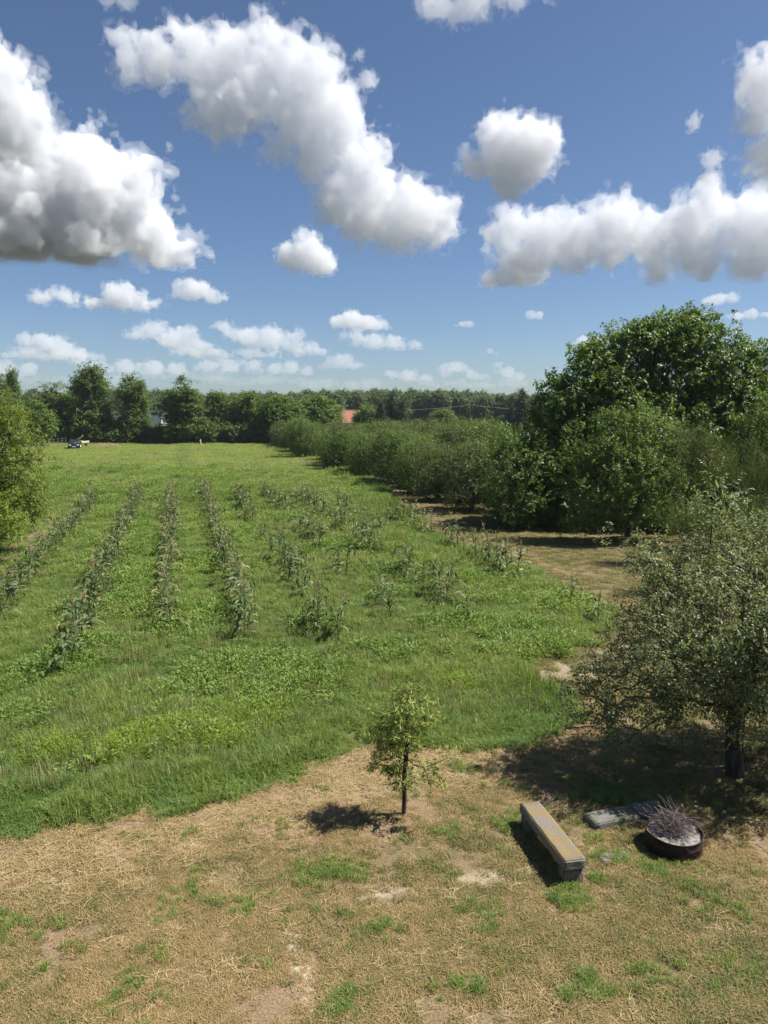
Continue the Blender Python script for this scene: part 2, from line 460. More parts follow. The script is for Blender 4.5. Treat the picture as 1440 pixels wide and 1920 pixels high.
def build_grass():
    U = np.random.RandomState
    # --- mown lawn, dry and green
    turf = [proto('turf_tuft', [blades(30, 0.065, 0.075, 1.1, 0.0068, 10 + i, 0.2), blades(14, 0.07, 0.09, 1.4, 0.005, 50 + i, 0.7)], M['turf']) for i in range(4)]
    P, rs = scatter(185000, 5.5, 52, 1.8, 1, 0.62, 4.0)
    f, s, b, g = zones(P + rs.normal(0, 0.12, P.shape))
    keep = (f < 0.5) & (rs.uniform(0, 1, len(P)) > b * 1.3) & (rs.uniform(0, 1, len(P)) < 0.62 + 1.1 * fbm(P * 1.9, 3, 33)) & ~((P[:, 1] > 16) & (P[:, 0] < 0))
    P, g, b = P[keep], g[keep], b[keep]; n = len(P); r = U(2)
    sc = r.uniform(0.4, 1.25, n) * (0.75 + 0.6 * g)
    far = np.clip(P[:, 1] / 11, 1, 4.5)
    tint = np.clip(1.02 - 1.05 * g + r.normal(0, 0.38, n), 0, 1)
    instancer('lawn_grass', 'short sun-dried lawn grass of the mown yard', turf, P, np.column_stack([sc * far ** 0.6, sc * far ** 0.6, sc]), r.uniform(0, 6.28, n), tint)
    # --- green tufts left standing in the lawn
    tufts = [proto('green_tuft', [blades(46, 0.12, 0.07, 0.9, 0.006, 110 + i)], M['grass']) for i in range(3)]
    spots = [((600, 1640), 0.42, 60), ((650, 1635), 0.3, 40), ((1065, 1690), 0.25, 45), ((1060, 1665), 0.18, 25), ((1118, 1648), 0.10, 14), ((1095, 1830), 0.1, 12), ((1060, 1870), 0.09, 10), ((1120, 1860), 0.3, 22),
             ((1130, 1490), 0.55, 90), ((1170, 1500), 0.45, 60), ((960, 1550), 0.3, 40), ((720, 1740), 0.3, 22), ((870, 1850), 0.35, 24), ((640, 1890), 0.2, 30), ((660, 1860), 0.12, 14), ((250, 1870), 0.35, 18), ((30, 1740), 0.4, 30),
             ((1220, 1630), 0.25, 30), ((1150, 1610), 0.35, 34), ((850, 1560), 0.3, 16), ((1350, 1700), 0.5, 26), ((1390, 1830), 0.6, 26), ((870, 1440), 0.4, 34), ((480, 1700), 0.5, 18), ((330, 1700), 0.5, 14), ((1250, 1830), 0.6, 24), ((1000, 1530), 0.3, 26), ((900, 1720), 0.5, 22)]
    pts = []; r = U(4)
    for (px, rad, k) in spots:
        c = gnd(*px); pts.append(np.stack([c[0] + r.normal(0, rad * 0.5, k), c[1] + r.normal(0, rad * 0.35, k)], 1))
    for _ in range(150):
        c = (r.uniform(-6, 7.5), r.uniform(6, 13)); k = r.randint(1, 5); pts.append(np.stack([c[0] + r.normal(0, 0.08, k), c[1] + r.normal(0, 0.08, k)], 1))
    P = np.concatenate(pts); P = P[zones(P)[0] < 0.5]; n = len(P)
    instancer('green_grass_tufts', 'fresh green grass tufts dotted over the dry lawn', tufts, P, r.uniform(0.45, 1.1, n), r.uniform(0, 6.28, n), r.uniform(0.0, 0.8, n))
    # --- loose hay
    def straws(k, L, seed):
        rs = U(seed); out = []
        for i in range(k):
            a = rs.uniform(0, 6.28); c = rs.normal(0, 0.09, 2); l = L * rs.uniform(0.4, 1); cu = rs.normal(0, 0.25)
            t = np.linspace(-0.5, 0.5, 4); ang = a + cu * t
            pts = np.stack([c[0] + l * t * np.cos(ang), c[1] + l * t * np.sin(ang), 0.012 + rs.uniform(0, 0.035) + 0.02 * rs.normal() * t], 1)
            sd = np.array([-np.sin(a), np.cos(a), 0.3]) * 0.0016
            V = np.stack([pts - sd, pts + sd], 1).reshape(-1, 3)
            F = np.array([[2 * q, 2 * q + 1, 2 * q + 3] for q in range(3)] + [[2 * q, 2 * q + 3, 2 * q + 2] for q in range(3)])
            out.append((V, F, np.full(len(V), rs.uniform())))
        return out
    hay = [proto('hay_wisp', straws(22, 0.15, 200 + i), M['straw']) for i in range(4)] + [proto('long_straw', straws(2, 0.5, 220 + i), M['straw']) for i in range(2)]
    P, rs = scatter(16000, 5.5, 15, 0.8, 5)
    f, s, b, g = zones(P); d = dist_line(FRONT, P)
    w = 0.03 + 0.75 * np.clip(1.25 - np.abs(d - 0.75) / 0.9, 0, 1) * (P[:, 0] < 2.2) + 0.06 * (fbm(P * 0.9, 3, 31) > 0.15)
    w = w * (1 - 0.6 * g)
    keep = (f < 0.5) & (rs.uniform(0, 1, len(P)) < w); P = P[keep]; n = len(P)
    pick = np.where(rs.uniform(0, 1, n) < 0.97, rs.randint(0, 4, n), rs.randint(4, 6, n))
    instancer('loose_hay', 'loose pale hay strewn along the edge of the tall grass', hay, P, rs.uniform(0.6, 1.3, n), rs.normal(0.5, 0.9, n), rs.uniform(0.1, 1, n), pick)
    # --- standing grass of the field
    gr = [proto('field_tuft', [blades(26, 0.34, 0.13, 0.95, 0.014, 300 + i), blades(4, 0.52, 0.1, 0.5, 0.008, 340 + i)], M['grass']) for i in range(4)]
    gr += [proto('field_tuft_far', [blades(44, 0.36, 0.45, 0.95, 0.036, 320 + i), blades(8, 0.62, 0.4, 0.5, 0.02, 350 + i)], M['grass']) for i in range(3)]
    P, rs = scatter(190000, 9.0, 146, 1.5, 7, 0.58)
    f, s, b, g = zones(P + rs.normal(0, 0.13, P.shape))
    keep = (f > 0.5) & (rs.uniform(0, 1, len(P)) > s * 0.8); P = P[keep]; n = len(P)
    x, y = P[:, 0], P[:, 1]
    xr = x - ROW_DX * (y - 20)                       # distance across the rows
    lump = fbm(P * 0.35, 4, 61); fine = fbm(P * 1.7, 3, 65)
    tallfront = np.clip(1.3 - dist_line(FRONT, P) / 2.2, 0, 1)
    hscale = (0.60 + 0.42 * lump + 0.42 * fine + 0.12 * tallfront + 0.35 * np.clip(fbm(P * 4.5, 2, 68), -1, 1)) * np.where(y > 58, 0.75, 1.0)
    hscale += 0.7 * np.clip(1.2 - dist_line(RIGHT[:2], P) / 1.0, 0, 1) + 0.35 * np.clip(1.1 - dist_line(RIGHT[9:], P) / 4.0, 0, 1)
    stripe = np.clip(1.3 - np.abs(xr + 4.7 + 0.25 * fine) / 1.1, 0, 1) * (y > 50)       # darker strip of other grass beyond the corn
    track = (np.clip(1.2 - np.abs(xr + 2.6) / 0.7, 0, 1) + np.clip(1.2 - np.abs(xr + 6.9) / 0.9, 0, 1)) * (y > 58)
    tint = 0.40 + 0.45 * lump + 0.40 * fine - 0.06 * tallfront - 0.34 * stripe + 0.55 * track + rs.normal(0, 0.12, n)
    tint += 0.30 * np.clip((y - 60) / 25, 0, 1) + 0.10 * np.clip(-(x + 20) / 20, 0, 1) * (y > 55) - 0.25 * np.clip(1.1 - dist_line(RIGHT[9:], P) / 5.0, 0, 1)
    hscale *= 0.45 + 0.55 * np.clip(dist_line(FRONT, P) / 0.35, 0, 1)
    tint = tint + 0.16 * rs.normal(0, 1, n) * np.clip(y / 60, 0.3, 1.3)
    hscale = np.clip(hscale, 0.25, 1.9) * (1 - 0.45 * np.clip(track, 0, 1))
    far = y > 40
    pick = np.where(far, rs.randint(4, 7, n), rs.randint(0, 4, n))
    sxy = np.where(far, np.clip(y / 75, 0.7, 1.6), np.clip(0.55 + y / 38, 0.8, 1.6)) * rs.uniform(0.75, 1.25, n)
    sz = hscale * rs.uniform(0.75, 1.2, n)
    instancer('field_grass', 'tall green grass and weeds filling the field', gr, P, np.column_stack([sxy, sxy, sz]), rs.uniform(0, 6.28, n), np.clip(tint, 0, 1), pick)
    # --- pale flowering grass standing above the rest
    sg = [proto('seed_grass', [blades(16, 0.55, 0.16, 0.55, 0.007, 600 + i), blades(10, 0.6, 0.14, 0.3, 0.013, 610 + i)], M['seed_grass']) for i in range(3)]
    P, rs = scatter(26000, 11, 140, 1.35, 17, 0.58)
    f, s, b, g = zones(P); lump = fbm(P * 0.22 + 3, 4, 81)
    keep = (f > 0.5) & (s < 0.5) & (rs.uniform(0, 1, len(P)) < np.clip(0.15 + 1.6 * lump, 0.03, 0.8)) & (dist_line(FRONT, P) > 0.7); P = P[keep]; n = len(P)
    sc = rs.uniform(0.5, 1.15, n); wx = sc * np.clip(P[:, 1] / 26, 0.8, 3.2)
    instancer('flowering_grass', 'thin pale flowering grass standing above the field grass', sg, P, np.column_stack([wx, wx, sc * 0.85]), rs.uniform(0, 6.28, n), rs.uniform(0, 1, n))
    # --- broad-leaved weeds between the rows
    wd = [proto('weed', [leaflets(80, 0.26, 0.2, 0.07, 0.03, 400 + i)], M['weed']) for i in range(4)]
    P, rs = scatter(60000, 11.5, 75, 1.5, 9, 0.58)
    f, s, b, g = zones(P)
    lump = fbm(P * 0.55 + 9, 4, 71)
    keep = (f > 0.5) & (s < 0.5) & (rs.uniform(0, 1, len(P)) < np.clip(0.34 + 1.5 * lump, 0.04, 0.9)) & (dist_line(FRONT, P) > 1.2 + rs.uniform(0, 2.5, len(P))); P = P[keep]; lump = lump[keep]; n = len(P)
    sc = rs.uniform(0.6, 1.3, n) * np.clip(0.7 + P[:, 1] / 70, 0.8, 1.5)
    instancer('field_weeds', 'leafy weeds spreading between the corn rows', wd, P, np.column_stack([sc * 1.15, sc * 1.15, sc * (0.75 + 0.8 * np.clip(lump, -0.4, 0.6)) * rs.uniform(0.6, 1.5, n)]), rs.uniform(0, 6.28, n), np.clip(0.45 + 0.5 * fbm(P * 0.3, 3, 75) + rs.normal(0, 0.15, n), 0, 1))
    # --- lime-green feathery weeds near the front edge
    lw = [proto('lime_weed', [blades(60, 0.22, 0.18, 0.9, 0.008, 500 + i), leaflets(40, 0.22, 0.2, 0.05, 0.012, 510 + i)], M['lime_weed']) for i in range(2)]
    pts = []; r = U(8)
    for (px, rx, ry, k) in [((270, 1402), 0.55, 0.26, 50), ((330, 1375), 0.6, 0.3, 34), ((450, 1350), 0.6, 0.3, 48), ((500, 1345), 0.4, 0.25, 26), ((220, 1420), 0.3, 0.15, 40), ((400, 1395), 0.4, 0.2, 30), ((860, 1290), 0.3, 0.2, 24), ((90, 1420), 0.3, 0.2, 24), ((870, 1090), 0.6, 0.5, 40), ((780, 1060), 0.6, 0.6, 40)]:
        c = gnd(*px); pts.append(np.stack([c[0] + r.normal(0, rx * 0.6, k), c[1] + r.normal(0, ry * 0.8, k)], 1))
    P = np.concatenate(pts); n = len(P)
    instancer('lime_green_weeds', 'patches of bright lime-green feathery weeds near the mown edge', lw, P, r.uniform(1.1, 1.9, n), r.uniform(0, 6.28, n), r.uniform(0, 1, n))
build_grass()
# ---------------------------------------------------------------- trees
def nrm(v): return v / np.maximum(np.linalg.norm(v, axis=-1, keepdims=True), 1e-9)

def crown_points(lobes, n, rs, shell=0.5):
    """points in a union of ellipsoids, denser towards the outside; also the outward direction there"""
    L = np.array(lobes, float)
    vol = L[:, 3] * L[:, 4] * L[:, 5]; pr = vol ** 0.85; pr /= pr.sum()
    k = rs.choice(len(L), n * 3, p=pr)
    d = nrm(rs.normal(0, 1, (n * 3, 3)))
    r = rs.uniform(0.05, 1, (n * 3, 1)) ** shell
    p = L[k, :3] + d * r * L[k, 3:]
    depth = np.full(len(p), 9.0)
    inn = np.zeros(len(p), int)
    for c in L:
        q = np.linalg.norm((p - c[:3]) / c[3:], axis=1)
        inn += (q < 0.72)
    keep = (inn == 0) | (rs.uniform(0, 1, len(p)) < 0.25)
    keep &= p[:, 2] > 0.12
    p, d = p[keep][:n], d[keep][:n]
    return p, d

def skeleton(trunk, tips, rs, r_tip=0.006, power=0.46, bend=0.12):
    """branches grown from the trunk polyline to the tips; returns edges as (p0, p1, r0, r1), trunk edges first"""
    nodes = [np.array(t, float) for t in trunk]; par = [-1] + list(range(len(trunk) - 1))
    ntr = len(nodes)
    first = max(1, ntr // 2)
    top = nodes[-1]
    order = np.argsort(np.linalg.norm(tips - top, axis=1) + rs.uniform(0, 0.3, len(tips)))
    cap = ntr + len(tips) * 4 + 8
    A = np.zeros((cap, 3)); A[:ntr] = nodes; m = ntr
    base = A[0].copy()
    D0 = np.zeros(cap)
    for i in range(1, ntr): D0[i] = D0[i - 1] + np.linalg.norm(A[i] - A[i - 1])
    for t in order:
        p = tips[t]
        d = np.linalg.norm(A[first:m] - p, axis=1)
        j = first + int(np.argmin(d + 0.35 * D0[first:m]))
        a = A[j]; dist = np.linalg.norm(p - a)
        k = 3 if dist > 0.8 else (2 if dist > 0.3 else 1)
        prev = j
        for s in range(1, k + 1):
            u = s / k
            q = a + (p - a) * u
            if s < k: q = q + rs.normal(0, bend * dist / k, 3) + np.array([0, 0, -0.10 * dist * u * (1 - u) * 2])
            A[m] = q; par.append(prev); D0[m] = D0[prev] + np.linalg.norm(q - A[prev]); prev = m; m += 1
    cnt = np.ones(m)
    for i in range(m - 1, 0, -1): cnt[par[i]] += cnt[i]
    rad = r_tip * cnt ** power
    i = np.arange(1, m); pi = np.array(par[1:m])
    r0 = np.minimum(rad[pi], rad[i] * 1.25)
    r0[:ntr - 1] = rad[pi[:ntr - 1]]
    return A[pi], A[i], r0, rad[i], ntr - 1

def tubes(p0, p1, r0, r1, sides=5):
    d = nrm(p1 - p0)
    h = np.where(np.abs(d[:, 2:3]) > 0.9, np.array([[1.0, 0, 0]]), np.array([[0, 0, 1.0]]))
    u = nrm(np.cross(d, h)); v = np.cross(d, u)
    a = np.arange(sides) / sides * 2 * np.pi
    ring = u[:, None, :] * np.cos(a)[None, :, None] + v[:, None, :] * np.sin(a)[None, :, None]
    V = np.concatenate([p0[:, None] + ring * r0[:, None, None], p1[:, None] + ring * r1[:, None, None]], 1).reshape(-1, 3)
    k = np.arange(len(p0))[:, None] * 2 * sides
    F = np.stack([np.stack([k[:, 0] + s, k[:, 0] + (s + 1) % sides, k[:, 0] + sides + (s + 1) % sides, k[:, 0] + sides + s], 1) for s in range(sides)], 1).reshape(-1, 4)
    return V, F

def leaf_spray(tips, out, rs, rc, twigs, per, L, W, up=0.3, droop=0.3, fold=0.35, tl=None, jitter=0.75, tint_dir=None):
    """leaves set along short twigs round each branch tip"""
    n = len(tips)
    T = n * twigs
    c = np.repeat(tips, twigs, 0) + rs.normal(0, rc * 0.45, (T, 3))
    td = nrm(np.repeat(out, twigs, 0) * 0.7 + rs.normal(0, jitter, (T, 3)) + [0, 0, up])
    tlen = (tl or rc) * rs.uniform(0.5, 1.2, T)
    clump = np.repeat(np.clip(rs.normal(0.45, 0.2, n), 0, 1), twigs)
    t = (np.arange(per) + 0.6)[None, :] / per * np.ones((T, 1)) + rs.uniform(-0.06, 0.06, (T, per))
    p = c[:, None] + td[:, None] * (t * tlen[:, None])[..., None]
    p[..., 2] -= (t ** 2) * tlen[:, None] * droop * 0.5
    side = nrm(np.cross(td, rs.normal(0, 1, (T, 3))))
    sg = np.where(np.arange(per) % 2 == 0, 1.0, -1.0)[None, :, None]
    d = nrm(td[:, None] * 0.55 + side[:, None] * sg + rs.normal(0, 0.35, (T, per, 3)) + np.array([0, 0, -droop]))
    up_v = nrm(rs.normal(0, 0.5, (T, per, 3)) + np.array([0, 0, 1.0]) + 0.35 * np.repeat(out, twigs, 0)[:, None])
    s = nrm(np.cross(d, up_v)); nn = np.cross(s, d)
    l = (L * rs.uniform(0.6, 1.15, (T, per)))[..., None]; w = (W * rs.uniform(0.75, 1.15, (T, per)))[..., None] * 0.5
    V = np.stack([p, p + d * l * 0.45 - s * w + nn * w * fold, p + d * l - np.array([0, 0, 1.0]) * l * droop * 0.25, p + d * l * 0.45 + s * w + nn * w * fold], 2).reshape(-1, 3)
    m = T * per
    k = np.arange(m)[:, None] * 4
    F = np.stack([k + [0, 2, 1], k + [0, 3, 2]], 1).reshape(-1, 3)
    tint = np.clip(clump[:, None] + rs.normal(0, 0.14, (T, per)) + 0.18 * (t - 0.5), 0, 1)
    return V, F, np.repeat(tint.ravel(), 4), (c, td, tlen)

def make_tree(name, trunk, lobes, leaf, bark, n, rc, twigs, per, L, W, seed, r_tip=0.006, power=0.46, up=0.3, droop=0.3, shell=0.5, sides=5, twig_mesh=False, jitter=0.75, tl=None):
    """three meshes in local coordinates (base at the origin): trunk, branches, crown"""
    rs = np.random.RandomState(seed)
    tips, out = crown_points(lobes, n, rs, shell)
    p0, p1, r0, r1, nt = skeleton(trunk, tips, rs, r_tip, power)
    v, f = tubes(p0[:nt], p1[:nt], r0[:nt] * 1.0, r1[:nt] * 1.0, 9)
    tr = mesh_np(name + '_trunk', v, f, bark, True)
    V, F, T, (c, td, tlen) = leaf_spray(tips, out, rs, rc, twigs, per, L, W, up, droop, tl=tl, jitter=jitter)
    cr = mesh_np(name + '_crown', V, F, leaf, False, {'tint': T})
    v, f = tubes(p0[nt:], p1[nt:], r0[nt:], r1[nt:], sides)
    if twig_mesh:
        v2, f2 = tubes(c, c + td * tlen[:, None], np.full(len(c), r_tip * 0.6), np.full(len(c), r_tip * 0.25), 3)
        F2 = np.concatenate([f, f2 + len(v)]); v = np.concatenate([v, v2]); f = F2
    br = mesh_np(name + '_branches', v, f, bark, True)
    return tr, br, cr

def put_tree(name, meshes, loc, rz, s, label, cat='tree', group=None, sz=None):
    e = empty(name, (loc[0], loc[1], loc[2] if len(loc) > 2 else 0), rz, s)
    if sz: e.scale = (s, s, sz)
    for nm, me in zip(('trunk', 'branches', 'crown'), meshes): link(nm, me, e)
    return tag(e, label, cat, group)

def rel(base, lobes_px):
    """lobes given as (px, py, depth, rx, ry, rz) -> local to base"""
    out = []
    for (px, py, Y, rx, ry, rz) in lobes_px:
        q = at(px, py, Y); out.append((q.x - base[0], q.y - base[1], q.z, rx, ry, rz))
    return out

def line3(*pts): return [np.array(p, float) for p in pts]

def build_near_trees():
    # young peach tree on the lawn
    b = gnd(757, 1527)
    lob = rel(b, [(750, 1370, 10.45, .30, .30, .36), (765, 1325, 10.4, .22, .22, .26), (735, 1430, 10.4, .28, .26, .22), (720, 1385, 10.35, .22, .22, .2), (790, 1345, 10.5, .2, .2, .28),
                  (800, 1440, 10.2, .22, .2, .12), (838, 1428, 9.95, .14, .14, .11), (752, 1460, 10.4, .22, .22, .12), (712, 1420, 10.35, .16, .16, .14), (765, 1300, 10.45, .07, .07, .1), (800, 1310, 10.45, .07, .07, .1), (690, 1350, 10.4, .09, .09, .08)])
    m = make_tree('peach_tree', line3((0, 0, -.05), (.01, 0, .25), (.0, 0, .5), (.03, 0, .85), (.04, .02, 1.3), (.03, 0, 1.7)), lob, M['peach_leaf'], M['bark_brown'], 125, .10, 3, 8, .088, .026, 31,
                  r_tip=.0028, power=.52, up=.75, droop=.45, twig_mesh=True, tl=.2)
    put_tree('young_fruit_tree', m, b, 0, 1, 'small young fruit tree with drooping narrow leaves standing alone on the dry lawn')
    # apple tree at the right
    b = gnd(1378, 1452)
    lob = rel(b, [(1330, 1130, 12.2, 1.25, 1.1, 1.0), (1190, 1265, 11.8, .85, .7, .6), (1120, 1320, 11.7, .45, .5, .42), (1440, 1250, 12.0, 1.3, 1.2, 1.0), (1345, 1010, 12.4, .5, .5, .6), (1345, 930, 12.4, .16, .2, .35),
                  (1230, 1050, 12.3, .55, .5, .26), (1165, 1025, 12.2, .3, .3, .12), (1420, 1050, 12.8, .8, .8, .7), (1280, 1230, 11.2, .8, .6, .65), (1360, 1310, 11.0, .8, .6, .5), (1160, 1380, 11.3, .22, .22, .42),
                  (1560, 1200, 12.4, 1.4, 1.3, 1.1), (1500, 1050, 12.6, 1.1, 1.0, .9), (1240, 1150, 12.0, .7, .7, .6), (1230, 1330, 11.6, .5, .5, .25), (1460, 1265, 10.9, .8, .6, .65), (1550, 1180, 10.7, .9, .7, .8), (1400, 1190, 11.0, .6, .6, .6), (1415, 1335, 11.1, .7, .5, .33), (1300, 1335, 11.3, .55, .5, .28), (1110, 1290, 11.7, .35, .4, .3)])
    m = make_tree('apple_tree', line3((0, 0, -.1), (-.05, 0, .5), (-.02, .05, 1.0), (.12, .1, 1.5), (.2, .15, 2.0)), lob, M['apple_leaf'], M['bark_grey'], 1100, .25, 7, 9, .070, .034, 32,
                  r_tip=.0038, power=.50, up=.35, droop=.3, twig_mesh=True, tl=.34)
    e = put_tree('apple_tree', m, b, 0, 1, 'grey-green apple tree with a dark trunk shading the fire ring')
    r = np.random.RandomState(3); q = at(1432, 1188, 11.2)
    V, F, T, _ = leaf_spray(np.array([[q.x - b[0], q.y - b[1], q.z]]) + r.normal(0, .06, (5, 3)), nrm(r.normal(0, 1, (5, 3))), r, .12, 4, 5, .09, .045, 0, .8)
    link('withered_leaves', mesh_np('withered_leaves', V, F, leaf_material('withered_leaf', (.25, .12, .05), (.42, .24, .12), .3), False, {'tint': T}), e)
    # walnut
    b = (15.5, 41.0)
    k = 41 / 1400
    lob = rel(b, [(1255, 690, 41, 100 * k, 90 * k, 92 * k), (1140, 760, 40, 88 * k, 80 * k, 80 * k), (1370, 745, 40, 95 * k, 90 * k, 85 * k), (1070, 775, 40, 68 * k, 60 * k, 82 * k), (1110, 705, 40.5, 62 * k, 60 * k, 55 * k), (1180, 670, 41, 70 * k, 60 * k, 55 * k), (1310, 650, 41, 70 * k, 60 * k, 55 * k), (1415, 700, 40.5, 60 * k, 60 * k, 55 * k), (1035, 830, 39.5, 48 * k, 50 * k, 60 * k), (1200, 840, 38.5, 110 * k, 70 * k, 90 * k),
                  (1330, 850, 38.5, 110 * k, 70 * k, 90 * k), (1450, 790, 40, 100 * k, 90 * k, 100 * k), (1045, 880, 39, 60 * k, 60 * k, 70 * k), (1270, 630, 41, 60 * k, 60 * k, 42 * k), (1205, 655, 40, 50 * k, 50 * k, 42 * k),
                  (1560, 780, 41, 110 * k, 90 * k, 120 * k), (1130, 900, 38.5, 90 * k, 60 * k, 80 * k), (1350, 690, 40, 60 * k, 60 * k, 45 * k), (1090, 720, 40, 45 * k, 45 * k, 45 * k), (1080, 950, 38, 60 * k, 50 * k, 45 * k), (1180, 955, 37.5, 80 * k, 50 * k, 42 * k), (1300, 950, 37, 90 * k, 50 * k, 48 * k), (1400, 940, 37, 80 * k, 50 * k, 50 * k)])
    m = make_tree('walnut_tree', line3((0, 0, -.2), (0.1, 0, 1.2), (0, .1, 2.4), (.1, 0, 3.6), (0, 0, 5)), lob, M['walnut_leaf'], M['bark_grey'], 2850, .5, 6, 9, .215, .122, 33,
                  r_tip=.010, power=.47, up=.15, droop=.45, shell=.38, tl=.55)
    put_tree('walnut_tree', m, b, 0, 1, 'huge dark-green walnut tree, the biggest tree, at the right edge of the field')
    # lighter plum in front of it
    b = (11.6, 35.0); k = 34 / 1400
    lob = rel(b, [(1095, 845, 34, 34 * k, 40 * k, 48 * k), (1140, 825, 34, 34 * k, 40 * k, 50 * k), (1200, 815, 34, 38 * k, 40 * k, 52 * k), (1245, 850, 34, 40 * k, 40 * k, 60 * k), (1170, 890, 33.5, 75 * k, 50 * k, 60 * k),
                  (1110, 915, 33.5, 50 * k, 45 * k, 45 * k), (1235, 920, 33.5, 48 * k, 45 * k, 50 * k), (1150, 950, 33.5, 60 * k, 45 * k, 35 * k), (1100, 975, 33.8, 50 * k, 40 * k, 26 * k), (1200, 972, 33.8, 60 * k, 40 * k, 30 * k), (1270, 965, 34, 40 * k, 40 * k, 34 * k)])
    m = make_tree('plum_tree', line3((0, 0, -.2), (0, 0, .6), (.05, 0, 1.1), (.1, 0, 1.8)), lob, M['plum_leaf'], M['bark_brown'], 560, .32, 6, 9, .11, .07, 34, r_tip=.008, up=.7, droop=.15, shell=.45, tl=.5, jitter=.55)
    put_tree('plum_tree', m, b, 0, 1, 'light-green bushy plum tree standing in front of the huge walnut')
    # paler tree at the right edge in front of the walnut
    b = (17.6, 32.0); k = 32 / 1400
    lob = rel(b, [(1420, 800, 32, 40 * k, 45 * k, 55 * k), (1470, 830, 32, 60 * k, 50 * k, 70 * k), (1395, 860, 32, 32 * k, 40 * k, 35 * k), (1440, 880, 32, 50 * k, 45 * k, 45 * k)])
    m = make_tree('lilac', line3((0, 0, -.2), (0, 0, .8), (.05, 0, 1.8), (.1, 0, 2.8)), lob, M['plum_leaf'], M['bark_brown'], 260, .3, 6, 8, .13, .07, 35, r_tip=.008, up=.3, droop=.3, shell=.45, tl=.4)
    put_tree('fruit_tree', m, b, 0, 1, 'pale-green leafy tree cut by the right photo edge beside the walnut')
    # feathery upright shrubs between walnut and apple
    for (lab, px0, lobs, sd) in [
        ('feathery olive-green upright shrub between the plum tree and the apple', (1310, 985), [(1282, 850, 29, .45, .4, .75), (1318, 850, 29, .4, .4, .7), (1300, 910, 29, .8, .6, .7), (1350, 900, 29, .5, .5, .6)], 36),
        ('tall feathery yellow-green shrub at the right photo edge', (1415, 990), [(1400, 890, 27, .5, .45, .8), (1440, 930, 27, .7, .6, .8), (1370, 880, 27.5, .35, .4, .5), (1470, 900, 27, .6, .6, .9)], 37),
        ('low yellow-green feathery bush behind the apple tree crown', (1290, 1050), [(1275, 1000, 24, .4, .4, .35), (1310, 985, 24, .4, .4, .35), (1410, 1000, 23, .6, .5, .6), (1360, 1020, 24, .6, .5, .4)], 38)]:
        Y = lobs[0][2]; b = (at(px0[0], 900, Y).x, Y + .3)
        m = make_tree('tamarisk', line3((0, 0, -.1), (0, 0, .3), (0, 0, .7)), rel(b, lobs), M['feather_leaf'], M['bark_brown'], 150, .25, 7, 9, .16, .014, sd, r_tip=.005, up=1.3, droop=-.6, shell=.6, tl=.6, jitter=.3)
        put_tree('feathery_shrub', m, b, 0, 1, lab, 'shrub')
    # tree at the left edge
    b = (-17.6, 31.6); k = 31.5 / 1400
    lob = rel(b, [(5, 820, 31.5, 62 * k, 60 * k, 66 * k), (35, 900, 31, 48 * k, 50 * k, 60 * k), (-50, 850, 31.5, 80 * k, 70 * k, 90 * k), (20, 960, 31, 45 * k, 45 * k, 40 * k), (70, 850, 31, 16 * k, 20 * k, 34 * k), (-10, 770, 31.5, 35 * k, 35 * k, 30 * k), (-70, 940, 31, 90 * k, 60 * k, 70 * k), (60, 920, 31, 22 * k, 24 * k, 36 * k)])
    m = make_tree('left_tree', line3((0, 0, -.2), (0, 0, .8), (.05, 0, 1.6), (0, 0, 2.8)), lob, M['willow_leaf'], M['bark_brown'], 620, .3, 6, 9, .13, .045, 39, r_tip=.008, up=.2, droop=.6, shell=.42, tl=.42)
    put_tree('leafy_tree', m, b, 0, 1, 'sunlit yellow-green tree with narrow leaves at the left photo edge')
    b = (-15.9, 29.2); k = 29 / 1400
    lob = rel(b, [(5, 985, 29, 36 * k, 36 * k, 30 * k), (-30, 960, 29, 40 * k, 36 * k, 45 * k), (22, 1000, 29, 16 * k, 20 * k, 14 * k)])
    m = make_tree('left_bush', line3((0, 0, -.1), (0, 0, .3), (0, 0, .8)), lob, M['lime_leaf'], M['bark_brown'], 90, .2, 5, 8, .13, .055, 40, r_tip=.006, up=.3, droop=.4, shell=.5, tl=.3)
    put_tree('leafy_bush', m, b, 0, 1, 'low bright lime-green bush under the tree at the left edge', 'bush')
M['lime_leaf'] = leaf_material('lime_leaf', (0.13, 0.19, 0.02), (0.25, 0.30, 0.04), 0.4)
build_near_trees()

def round_lobes(rs, h, w, low=0.12, n=7):
    """lobes for a broad fruit or field tree of height h and width w"""
    out = [(0, 0, h * (0.5 + low / 2), w * .42, w * .42, h * (.5 - low / 2))]
    for i in range(n):
        a = rs.uniform(0, 6.28); r = w * .28 * rs.uniform(.5, 1); z = h * rs.uniform(low + .2, .82)
        s = w * rs.uniform(.16, .27)
        out.append((r * math.cos(a), r * math.sin(a), z, s, s, s * rs.uniform(.8, 1.15)))
    return out

